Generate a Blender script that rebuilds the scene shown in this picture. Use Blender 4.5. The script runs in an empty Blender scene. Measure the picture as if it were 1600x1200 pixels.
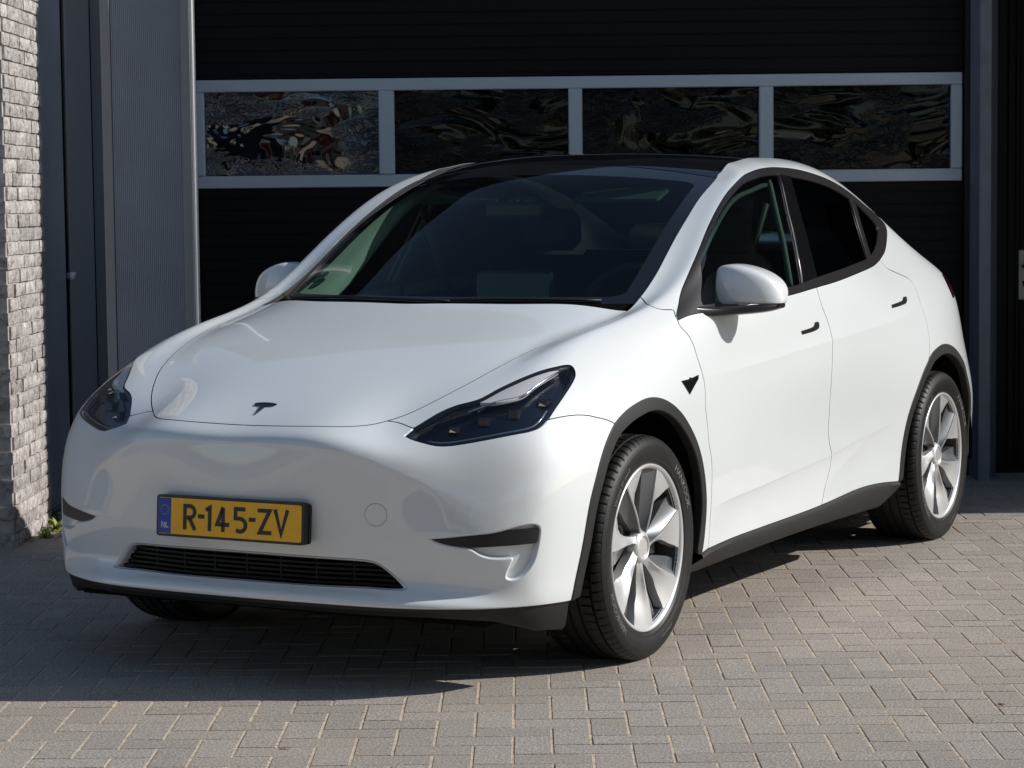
import bpy, math, random
import numpy as np
from mathutils import Matrix, Vector
from mathutils.geometry import delaunay_2d_cdt
random.seed(7); RNG=np.random.default_rng(7)
SC=bpy.context.scene; COL=SC.collection
# ------------------------------------------------------------------ camera, world, sun, exposure
CP=(4.1058,-6.7345,1.455); PAN,TILT,ROLL,FPX=-0.4968,0.0783,-0.0108,3735.12
def cam_axes():
    cp,sp=math.cos(PAN),math.sin(PAN); ct,st=math.cos(TILT),math.sin(TILT)
    f=np.array([sp*ct,cp*ct,-st]); r=np.array([cp,-sp,0.]); u=np.cross(r,f); cr,sr=math.cos(ROLL),math.sin(ROLL)
    return cr*r+sr*u,-sr*r+cr*u,f
cr_,cu_,cf_=cam_axes()
cam=bpy.data.cameras.new('camera'); co=bpy.data.objects.new('camera',cam); COL.objects.link(co)
M=np.eye(4); M[:3,0]=cr_; M[:3,1]=cu_; M[:3,2]=-cf_; M[:3,3]=CP; co.matrix_world=Matrix(M.tolist())
cam.sensor_width=36; cam.lens=36*FPX/1600; cam.clip_start=.1; cam.clip_end=600; SC.camera=co
SUN=Vector((1.35,.755,1)).normalized()
w=bpy.data.worlds.new('World'); SC.world=w; w.use_nodes=True; nt=w.node_tree
sky=nt.nodes.new('ShaderNodeTexSky'); sky.sky_type='NISHITA'; sky.sun_disc=False
sky.sun_elevation=math.asin(SUN.z); sky.sun_rotation=math.atan2(SUN.x,SUN.y)
sky.air_density=1.0; sky.dust_density=.6
nt.links.new(sky.outputs[0],nt.nodes['Background'].inputs[0]); nt.nodes['Background'].inputs[1].default_value=.088
sl=bpy.data.lights.new('sun','SUN'); sl.energy=3.95; sl.angle=math.radians(.53); sl.color=(1,.965,.915)
so=bpy.data.objects.new('sun',sl); COL.objects.link(so); so.rotation_euler=SUN.to_track_quat('Z','Y').to_euler()
vs=SC.view_settings; vs.view_transform='Standard'; vs.look='None'; vs.exposure=0.12; vs.gamma=1
# ------------------------------------------------------------------ materials
def mat(name,col,rough=.5,metal=0,coat=0,spec=.5,noise=None,bump=None,**kw):
    m=bpy.data.materials.new(name); m.use_nodes=True; n=m.node_tree.nodes; L=m.node_tree.links; b=n['Principled BSDF']
    b.inputs['Base Color'].default_value=(*col,1); b.inputs['Roughness'].default_value=rough; b.inputs['Metallic'].default_value=metal
    b.inputs['Coat Weight'].default_value=coat; b.inputs['Coat Roughness'].default_value=kw.get('coatr',.03); b.inputs['Specular IOR Level'].default_value=spec
    if 'ior' in kw: b.inputs['IOR'].default_value=kw['ior']
    if 'emit' in kw: b.inputs['Emission Color'].default_value=(*kw['emit'],1); b.inputs['Emission Strength'].default_value=kw.get('es',1)
    if noise or bump:
        tc=n.new('ShaderNodeTexCoord')
    if noise:
        sc,amt=noise; t=n.new('ShaderNodeTexNoise'); t.inputs['Scale'].default_value=sc; t.inputs['Detail'].default_value=6
        L.new(tc.outputs['Object'],t.inputs['Vector'])
        r=n.new('ShaderNodeValToRGB'); r.color_ramp.elements[0].position=.3; r.color_ramp.elements[1].position=.7
        r.color_ramp.elements[0].color=tuple(c*(1-amt) for c in col)+(1,); r.color_ramp.elements[1].color=tuple(min(1,c*(1+amt)) for c in col)+(1,)
        L.new(t.outputs[0],r.inputs[0]); L.new(r.outputs[0],b.inputs['Base Color'])
    if bump:
        sc,st,dist=bump; t=n.new('ShaderNodeTexNoise'); t.inputs['Scale'].default_value=sc; t.inputs['Detail'].default_value=4
        L.new(tc.outputs['Object'],t.inputs['Vector'])
        bp=n.new('ShaderNodeBump'); bp.inputs['Strength'].default_value=st; bp.inputs['Distance'].default_value=dist
        L.new(t.outputs[0],bp.inputs['Height']); L.new(bp.outputs[0],b.inputs['Normal'])
    return m
def paint_mat():
    m=mat('pearl_white_paint',(.76,.79,.80),.42,0,1.0,.4,coatr=.015); n=m.node_tree.nodes; L=m.node_tree.links; b=n['Principled BSDF']
    tc=n.new('ShaderNodeTexCoord'); t=n.new('ShaderNodeTexNoise'); t.inputs['Scale'].default_value=900; t.inputs['Detail'].default_value=1
    L.new(tc.outputs['Object'],t.inputs['Vector']); r=n.new('ShaderNodeValToRGB'); r.color_ramp.elements[0].position=.3; r.color_ramp.elements[1].position=.75
    r.color_ramp.elements[0].color=(.735,.768,.775,1); r.color_ramp.elements[1].color=(.805,.84,.85,1); L.new(t.outputs[0],r.inputs[0]); L.new(r.outputs[0],b.inputs['Base Color'])
    b.inputs['Coat IOR'].default_value=1.72
    t2=n.new('ShaderNodeTexNoise'); t2.inputs['Scale'].default_value=3.2; L.new(tc.outputs['Object'],t2.inputs['Vector'])
    r2=n.new('ShaderNodeMapRange'); r2.inputs[3].default_value=.36; r2.inputs[4].default_value=.5; L.new(t2.outputs[0],r2.inputs[0]); L.new(r2.outputs[0],b.inputs['Roughness'])
    return m
def glass_mat(name,tint,refl=1.0,rough=.0,bump=None,ior=1.5,strength=1.0):
    """thin pane: tinted see-through plus Fresnel mirror"""
    m=bpy.data.materials.new(name); m.use_nodes=True; n=m.node_tree.nodes; L=m.node_tree.links; n.clear()
    o=n.new('ShaderNodeOutputMaterial'); mx=n.new('ShaderNodeMixShader'); tr=n.new('ShaderNodeBsdfTransparent'); g=n.new('ShaderNodeBsdfGlossy')
    tr.inputs[0].default_value=(*tint,1); g.inputs['Roughness'].default_value=rough; g.inputs['Color'].default_value=(refl,refl,refl,1)
    # Schlick reflectance, the same from both sides of the thin pane
    ge=n.new('ShaderNodeNewGeometry'); dp=n.new('ShaderNodeVectorMath'); dp.operation='DOT_PRODUCT'; L.new(ge.outputs['Incoming'],dp.inputs[0]); L.new(ge.outputs['Normal'],dp.inputs[1])
    def mth(op,a,b=None,c=None):
        q=n.new('ShaderNodeMath'); q.operation=op
        for i_,v in enumerate((a,b,c)):
            if v is None: continue
            if isinstance(v,(int,float)): q.inputs[i_].default_value=v
            else: L.new(v,q.inputs[i_])
        return q.outputs[0]
    f0=((ior-1)/(ior+1))**2*1.8
    k=mth('POWER',mth('SUBTRACT',1.0,mth('ABSOLUTE',dp.outputs['Value'])),5.0); k=mth('MULTIPLY_ADD',k,(1-f0)*strength,f0*strength)
    L.new(k,mx.inputs[0]); L.new(tr.outputs[0],mx.inputs[1]); L.new(g.outputs[0],mx.inputs[2]); L.new(mx.outputs[0],o.inputs[0])
    return m
PAINT=paint_mat()
BLACKPL=mat('textured_black_plastic',(.015,.015,.0155),.55,0,0,.4,bump=(900,.25,.0006))
PIANO=mat('satin_black_trim',(.018,.016,.017),.28,0,0,.5)
GBLACK=mat('gloss_black',(.006,.006,.007),.08,0,.5)
DEEP=mat('dark_cavity',(.004,.004,.004),.8,0,0,.1)
RUBBER=mat('tyre_rubber',(.0095,.0093,.009),.5,0,0,.4,noise=(14,.35),bump=(160,.25,.0012))
TLET=mat('raised_tyre_lettering',(.16,.16,.16),.45)
SILVER=mat('machined_silver',(.70,.70,.705),.36,.55,.3,.5,bump=(300,.05,.0005))
RIMG=mat('dark_grey_alloy',(.115,.122,.13),.38,.55,.4)
RIMD=mat('dark_grey_rim_barrel',(.045,.045,.047),.5,.5)  # rim barrel and brake hat are dark grey metal
DISC=mat('brake_steel',(.16,.155,.15),.4,.9)
CHROME=mat('bright_chrome',(.8,.8,.82),.08,1)
LEDHS=mat('lamp_housing_dark',(.006,.008,.013),.2,.2,.5)
REFLM=mat('lamp_reflector',(.80,.76,.71),.4,0,.3)
MODULE=mat('lamp_module',(.012,.013,.016),.15,.3,.5)
LENS=glass_mat('lamp_lens',(.84,.86,.90),1,.0,ior=1.5,strength=.55)
WSG=glass_mat('windscreen_glass',(.40,.54,.47),.8,.0,ior=1.5,strength=.62)
SIDEG=glass_mat('side_glass_green',(.50,.66,.58),.9,.0,ior=1.5)
PRIVG=glass_mat('privacy_glass',(.05,.055,.055),.8,.0,ior=1.45)
ROOFG=mat('roof_glass',(.0035,.004,.005),.03,0,0,.45)
RED=mat('tail_lamp_red',(.05,.003,.004),.1,0,.8)
YEL=mat('plate_yellow',(1.0,.50,.008),.45,0,.2,noise=(60,.06))
BLUE=mat('plate_blue',(.012,.055,.36),.45,0,.2)
WHITE=mat('plate_white',(.75,.76,.78),.5)
STARR=mat('plate_stars',(.55,.45,.12),.5)
LETBK=mat('plate_letter_black',(.022,.020,.019),.5)
LOGOM=mat('dark_chrome_emblem',(.05,.055,.065),.15,.9,.5)
STKG=mat('sticker_green',(.004,.10,.06),.9,spec=.05); STKL=mat('sticker_pale',(.30,.42,.40),.5)
SEAT=mat('black_seat',(.018,.018,.019),.6,bump=(60,.2,.002)); DASH=mat('dashboard_black',(.022,.022,.024),.55)
VISOR=mat('visor_cloth',(.06,.066,.066),.9); PILM=mat('mid_grey_lining',(.15,.16,.15),.8); GAPM=mat('panel_gap_shade',(.02,.02,.02),.8)  # GAPM: shade inside the panel gaps put in as dark colour
SLATM=mat('grille_slat_black',(.004,.004,.0045),.5,0,0,.25)
LTRIM=mat('light_grey_pillar_lining',(.50,.52,.49),.8,bump=(500,.2,.0005)); SCREENM=mat('display_glass',(.03,.035,.04),.12,0,.5)
HEADLM=mat('headliner',(.05,.05,.05),.9)
# ------------------------------------------------------------------ object helpers
def link(o): COL.objects.link(o); return o
def mesh_obj(name,V,F,m,parent=None,smooth=True,normals=None,off=(0,0,0),data=None,kind=None,label=None,sharp=None):
    if data is None:
        me=bpy.data.meshes.new(name); V=np.asarray(V,float)-np.asarray(off)
        me.from_pydata(V.tolist(),[],[tuple(map(int,f)) for f in F])
        if isinstance(m,(list,tuple)): 
            for q in m: me.materials.append(q)
        elif m: me.materials.append(m)
        if smooth or normals is not None: me.polygons.foreach_set('use_smooth',[True]*len(me.polygons))
        if normals is not None: me.normals_split_custom_set_from_vertices([tuple(map(float,q)) for q in normals])
        elif smooth and sharp is not None: me.set_sharp_from_angle(angle=math.radians(sharp))
    else: me=data
    o=link(bpy.data.objects.new(name,me))
    if parent is not None: o.parent=parent
    if kind: o['kind']=kind
    if label: o['label']=label
    return o
def thing(name,label,cat,loc=(0,0,0),rotz=0,group=None):
    o=link(bpy.data.objects.new(name,None)); o.location=loc; o.rotation_euler=(0,0,rotz); o['label']=label; o['category']=cat
    if group: o['group']=group
    return o
def tag(o,label,cat,group=None):
    o['label']=label; o['category']=cat
    if group: o['group']=group
    return o
class MB:
    def __init__(s): s.V=[];s.F=[]
    def add(s,V,F):
        b=len(s.V); s.V+= [tuple(v) for v in V]; s.F+=[tuple(i+b for i in f) for f in F]; return s
    def box(s,a,b):
        (x0,y0,z0),(x1,y1,z1)=a,b
        return s.add([(x0,y0,z0),(x1,y0,z0),(x1,y1,z0),(x0,y1,z0),(x0,y0,z1),(x1,y0,z1),(x1,y1,z1),(x0,y1,z1)],[(0,3,2,1),(4,5,6,7),(0,1,5,4),(1,2,6,5),(2,3,7,6),(3,0,4,7)])
    def bbox(s,a,b,c=.004):
        """box with chamfered edges"""
        a=np.array(a,float);b=np.array(b,float); V=[];F=[]
        for ax in range(3):
            pass
        ids={}
        for sx in (0,1):
            for sy in (0,1):
                for sz in (0,1):
                    p=[(a,b)[q][i] for i,q in enumerate((sx,sy,sz))]
                    for ax in range(3):
                        v=[p[i]+(0 if i==ax else (c if (sx,sy,sz)[i]==0 else -c)) for i in range(3)]
                        ids[(sx,sy,sz,ax)]=len(V); V.append(v)
        def quad(l): 
            F.append(tuple(l))
        for ax in range(3):
            o1,o2=[i for i in range(3) if i!=ax]
            for q in (0,1):
                l=[]
                for u,v in ((0,0),(1,0),(1,1),(0,1)):
                    k=[0,0,0]; k[ax]=q;k[o1]=u;k[o2]=v; l.append(ids[(*k,ax)])
                quad(l)
            for u in (0,1):
                for v in (0,1):
                    k0=[0,0,0];k0[o1]=u;k0[o2]=v;k1=list(k0);k1[ax]=1
                    quad([ids[(*k0,o1)],ids[(*k0,o2)],ids[(*k1,o2)],ids[(*k1,o1)]])
        for sx in (0,1):
            for sy in (0,1):
                for sz in (0,1): F.append(tuple(ids[(sx,sy,sz,ax)] for ax in range(3)))
        cen=(a+b)/2; Va=np.array(V); G=[]
        for f in F:
            p=Va[list(f)]; n=np.cross(p[1]-p[0],p[2]-p[0])
            G.append(f if n@(p.mean(0)-cen)>0 else f[::-1])
        return s.add(V,G)
    def prism(s,poly,z0,z1,fn=None):
        n=len(poly); V=[(x,y,z0) for x,y in poly]+[(x,y,z1) for x,y in poly]
        F=[tuple(range(n))[::-1],tuple(range(n,2*n))]+[(i,(i+1)%n,n+(i+1)%n,n+i) for i in range(n)]
        return s.add(V,F)
    def tube(s,pts,r,n=8,caps=True):
        pts=[np.array(p,float) for p in pts]; R=r if hasattr(r,'__len__') else [r]*len(pts); V=[];F=[]
        up=np.array([0,0,1.]); 
        for i,p in enumerate(pts):
            t=pts[min(i+1,len(pts)-1)]-pts[max(i-1,0)]; t/=np.linalg.norm(t)+1e-12
            a=np.cross(t,up); 
            if np.linalg.norm(a)<.05: a=np.cross(t,[1,0,0])
            a/=np.linalg.norm(a); b=np.cross(t,a)
            for j in range(n):
                th=2*math.pi*j/n; V.append(p+R[i]*(a*math.cos(th)+b*math.sin(th)))
        for i in range(len(pts)-1):
            for j in range(n): F.append((i*n+j,(i+1)*n+j,(i+1)*n+(j+1)%n,i*n+(j+1)%n))
        if caps: F.append(tuple(range(n))); F.append(tuple(range((len(pts)-1)*n,len(pts)*n))[::-1])
        return s.add(V,F)
    def map(s,fn): s.V=[tuple(fn(*v)) for v in s.V]; return s
    def obj(s,name,m,parent=None,**k): return mesh_obj(name,s.V,s.F,m,parent,**k)
# ------------------------------------------------------------------ building frame: X along the garage front, Y away from the camera
BA=math.radians(28.1); BD=np.array([math.cos(BA),math.sin(BA)]); BN=np.array([-math.sin(BA),math.cos(BA)]); BO=np.array([.383,5.042])
BM=Matrix(((BD[0],BN[0],0,BO[0]),(BD[1],BN[1],0,BO[1]),(0,0,1,0),(0,0,0,1)))
def place_b(o,x=0,y=0,z=0):
    """put an object whose mesh is in building coordinates at building point x,y,z"""
    P=BM@Vector((x,y,z)); o.location=P; o.rotation_euler=(0,0,BA); return o
NET=[[[0.0,-0.8436,0.2081],[0.0,-0.9395,0.2882],[-0.0,-0.8804,0.3385],[-0.0,-0.9036,0.4314],[0.0,-0.9186,0.5992],[-0.0,-0.897,0.7336],[-0.0,-0.8653,0.7579],[-0.0,-0.6378,0.883],[-0.0,-0.3137,1.0002],[-0.0,0.1295,1.0906],[0.0,0.5015,1.3034],[0.0,0.8654,1.492],[-0.0,1.1033,1.5727],[0.0,1.3246,1.6174],[-0.0,1.7479,1.6232]],[[0.3184,-0.8369,0.2027],[0.3126,-0.9184,0.2864],[0.3105,-0.8471,0.3348],[0.3096,-0.887,0.4253],[0.3036,-0.9126,0.5953],[0.3008,-0.928,0.7498],[0.3036,-0.8958,0.7858],[0.2893,-0.6503,0.8602],[0.2712,-0.3243,0.9964],[0.251,0.1773,1.0979],[0.2281,0.5216,1.303],[0.2185,0.894,1.4762],[0.2013,1.1153,1.5557],[0.1316,1.3358,1.6102],[0.0,1.7357,1.6281]],[[0.5333,-0.7867,0.1965],[0.5384,-0.8747,0.2779],[0.5309,-0.7947,0.3255],[0.5293,-0.8337,0.439],[0.5193,-0.8382,0.596],[0.511,-0.8482,0.7057],[0.4439,-0.787,0.7485],[0.4246,-0.6384,0.8425],[0.4708,-0.3173,0.9945],[0.5008,0.2451,1.1018],[0.4573,0.5899,1.2925],[0.4335,0.947,1.4499],[0.4155,1.155,1.53],[0.2524,1.3592,1.598],[-0.0,1.7164,1.6366]],[[0.6904,-0.691,0.1906],[0.7278,-0.7789,0.2674],[0.7174,-0.7416,0.3179],[0.7176,-0.7677,0.4337],[0.6977,-0.7509,0.5987],[0.6604,-0.7322,0.7055],[0.569,-0.7275,0.7907],[0.5369,-0.5681,0.8718],[0.6084,-0.2527,1.0029],[0.6535,0.3335,1.0861],[0.5999,0.6669,1.275],[0.5579,0.9901,1.4353],[0.5346,1.192,1.5148],[0.3348,1.359,1.5912],[-0.0,1.7018,1.6426]],[[0.8108,-0.5847,0.1862],[0.8724,-0.6599,0.2387],[0.8615,-0.6767,0.3168],[0.8561,-0.6808,0.433],[0.8571,-0.6648,0.6042],[0.8216,-0.6548,0.7222],[0.7348,-0.6337,0.8351],[0.6633,-0.4497,0.9203],[0.6816,-0.1398,1.009],[0.7418,0.4504,1.0655],[0.7117,0.7904,1.3142],[0.6737,1.1114,1.4826],[0.6421,1.34,1.5391],[0.4153,1.3999,1.596],[-0.0,1.7031,1.6393]],[[0.8753,-0.4647,0.1857],[0.9174,-0.5182,0.2388],[0.921,-0.5398,0.3176],[0.9363,-0.5505,0.4314],[0.945,-0.5535,0.605],[0.931,-0.5348,0.7267],[0.9042,-0.4977,0.8174],[0.7887,-0.3671,0.9646],[0.7344,-0.0616,1.0502],[0.8038,0.4593,1.0961],[0.7856,0.8286,1.3359],[0.7406,1.1038,1.4775],[0.6941,1.3641,1.5539],[0.4748,1.4472,1.6005],[-0.0,1.7017,1.6256]],[[0.9083,0.0039,0.186],[0.9608,0.0065,0.2407],[0.9695,0.0141,0.3149],[0.9842,0.0089,0.4284],[0.9868,-0.0197,0.596],[0.9734,-0.0281,0.715],[0.9723,-0.0389,0.8085],[0.8997,-0.023,0.9206],[0.8166,0.1702,1.0337],[0.8372,0.4711,1.069],[0.8154,0.8643,1.2884],[0.7634,1.1286,1.4543],[0.7143,1.3991,1.5552],[0.5139,1.4946,1.5876],[0.0,1.7459,1.6102]],[[0.8647,0.41,0.1877],[0.9302,0.4122,0.2473],[0.928,0.4058,0.3284],[0.9316,0.4022,0.4402],[0.9332,0.3984,0.5873],[0.9246,0.3971,0.6997],[0.9181,0.3988,0.8137],[0.9099,0.4097,0.9151],[0.8981,0.4675,1.011],[0.8789,0.5745,1.085],[0.8439,0.9622,1.2726],[0.7881,1.2366,1.4411],[0.7434,1.4767,1.5586],[0.5477,1.5322,1.5979],[0.0,1.8355,1.6097]],[[0.8569,0.897,0.1889],[0.9009,0.8929,0.2454],[0.9051,0.8916,0.3413],[0.9058,0.8891,0.4515],[0.9104,0.889,0.5823],[0.9181,0.8887,0.6932],[0.9227,0.8902,0.8086],[0.9156,0.89,0.9138],[0.9117,0.9028,1.014],[0.8919,0.9693,1.108],[0.8397,1.1473,1.2816],[0.7837,1.3697,1.4424],[0.7352,1.5892,1.5612],[0.5585,1.5883,1.6095],[0.0,1.9094,1.6234]],[[0.8592,1.3911,0.1899],[0.9028,1.3919,0.2448],[0.9079,1.3908,0.3385],[0.9066,1.3907,0.4481],[0.9096,1.3908,0.5799],[0.9233,1.3907,0.6938],[0.9352,1.3907,0.8233],[0.9221,1.3875,0.9283],[0.9088,1.3828,1.0437],[0.8886,1.4044,1.136],[0.8318,1.4363,1.2992],[0.7721,1.5267,1.4419],[0.7217,1.6874,1.5616],[0.5519,1.7214,1.6129],[0.0,2.0027,1.6312]],[[0.8551,1.9586,0.1911],[0.8986,1.9559,0.2451],[0.9031,1.9551,0.3378],[0.9022,1.9553,0.4465],[0.9081,1.9565,0.58],[0.9277,1.9569,0.6939],[0.9414,1.9552,0.8248],[0.9333,1.9566,0.9432],[0.9107,1.964,1.0751],[0.872,1.9581,1.1699],[0.8168,1.9123,1.3072],[0.7562,1.873,1.442],[0.7174,1.8462,1.5628],[0.5535,1.9588,1.6131],[0.0,2.1267,1.627]],[[0.8647,2.4603,0.1902],[0.9147,2.4567,0.243],[0.9187,2.4545,0.3349],[0.9217,2.4537,0.4451],[0.9335,2.4516,0.5777],[0.948,2.452,0.6937],[0.9454,2.4535,0.8255],[0.9276,2.4567,0.9453],[0.8841,2.4193,1.0623],[0.8306,2.3831,1.1638],[0.7813,2.335,1.2777],[0.741,2.2098,1.4158],[0.7218,2.085,1.5465],[0.555,2.2265,1.5962],[0.0,2.3865,1.6232]],[[0.8938,2.897,0.1975],[0.9456,2.8896,0.2526],[0.9397,2.8815,0.3298],[0.9492,2.8733,0.439],[0.9699,2.8694,0.5727],[0.975,2.8657,0.688],[0.9574,2.868,0.8226],[0.9136,2.8945,0.966],[0.8451,2.8801,1.0764],[0.7831,2.832,1.1742],[0.7492,2.7733,1.2628],[0.7248,2.6284,1.3718],[0.7093,2.4046,1.4813],[0.5525,2.5161,1.542],[0.0,2.689,1.5975]],[[0.8621,3.3322,0.2466],[0.9243,3.3065,0.2904],[0.9178,3.2862,0.3548],[0.9226,3.268,0.4329],[0.944,3.2903,0.5643],[0.9329,3.2923,0.6804],[0.9021,3.3007,0.8175],[0.8687,3.3527,0.9709],[0.8235,3.3995,1.0808],[0.7768,3.3573,1.1401],[0.7373,3.2709,1.1817],[0.7102,3.0549,1.263],[0.6777,2.7771,1.3648],[0.5198,2.8894,1.4248],[-0.0,2.9551,1.5122]],[[0.8203,3.5683,0.2643],[0.8509,3.6432,0.2961],[0.8603,3.6705,0.3492],[0.8533,3.6751,0.43],[0.848,3.6672,0.5626],[0.8216,3.6481,0.6789],[0.7913,3.6246,0.8177],[0.7679,3.6029,0.9393],[0.7219,3.6,1.0353],[0.6873,3.5465,1.0832],[0.6566,3.4618,1.1235],[0.6163,3.2434,1.1845],[0.5929,2.9941,1.2685],[0.4585,3.1371,1.3115],[0.0,3.1922,1.4074]],[[0.471,3.7558,0.2742],[0.4547,3.8354,0.3077],[0.4404,3.8595,0.3635],[0.4285,3.872,0.449],[0.4218,3.8401,0.5684],[0.4233,3.762,0.6833],[0.4219,3.73,0.8373],[0.4327,3.7231,0.9678],[0.43,3.7199,1.0564],[0.4248,3.694,1.0978],[0.4116,3.5877,1.1206],[0.377,3.4028,1.1809],[0.3503,3.1741,1.2371],[0.2292,3.2543,1.2639],[-0.0,3.3329,1.3355]],[[0.0,3.7365,0.2699],[-0.0,3.8186,0.3046],[-0.0,3.8468,0.3616],[-0.0,3.8683,0.4512],[-0.0,3.8503,0.576],[-0.0,3.7669,0.6929],[-0.0,3.75,0.8378],[-0.0,3.7387,0.9801],[0.0,3.7207,1.0587],[0.0,3.6886,1.0903],[0.0,3.5881,1.1103],[-0.0,3.4457,1.172],[0.0,3.3201,1.2275],[-0.0,3.3309,1.2616],[0.0,3.4427,1.2772]]]
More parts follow.
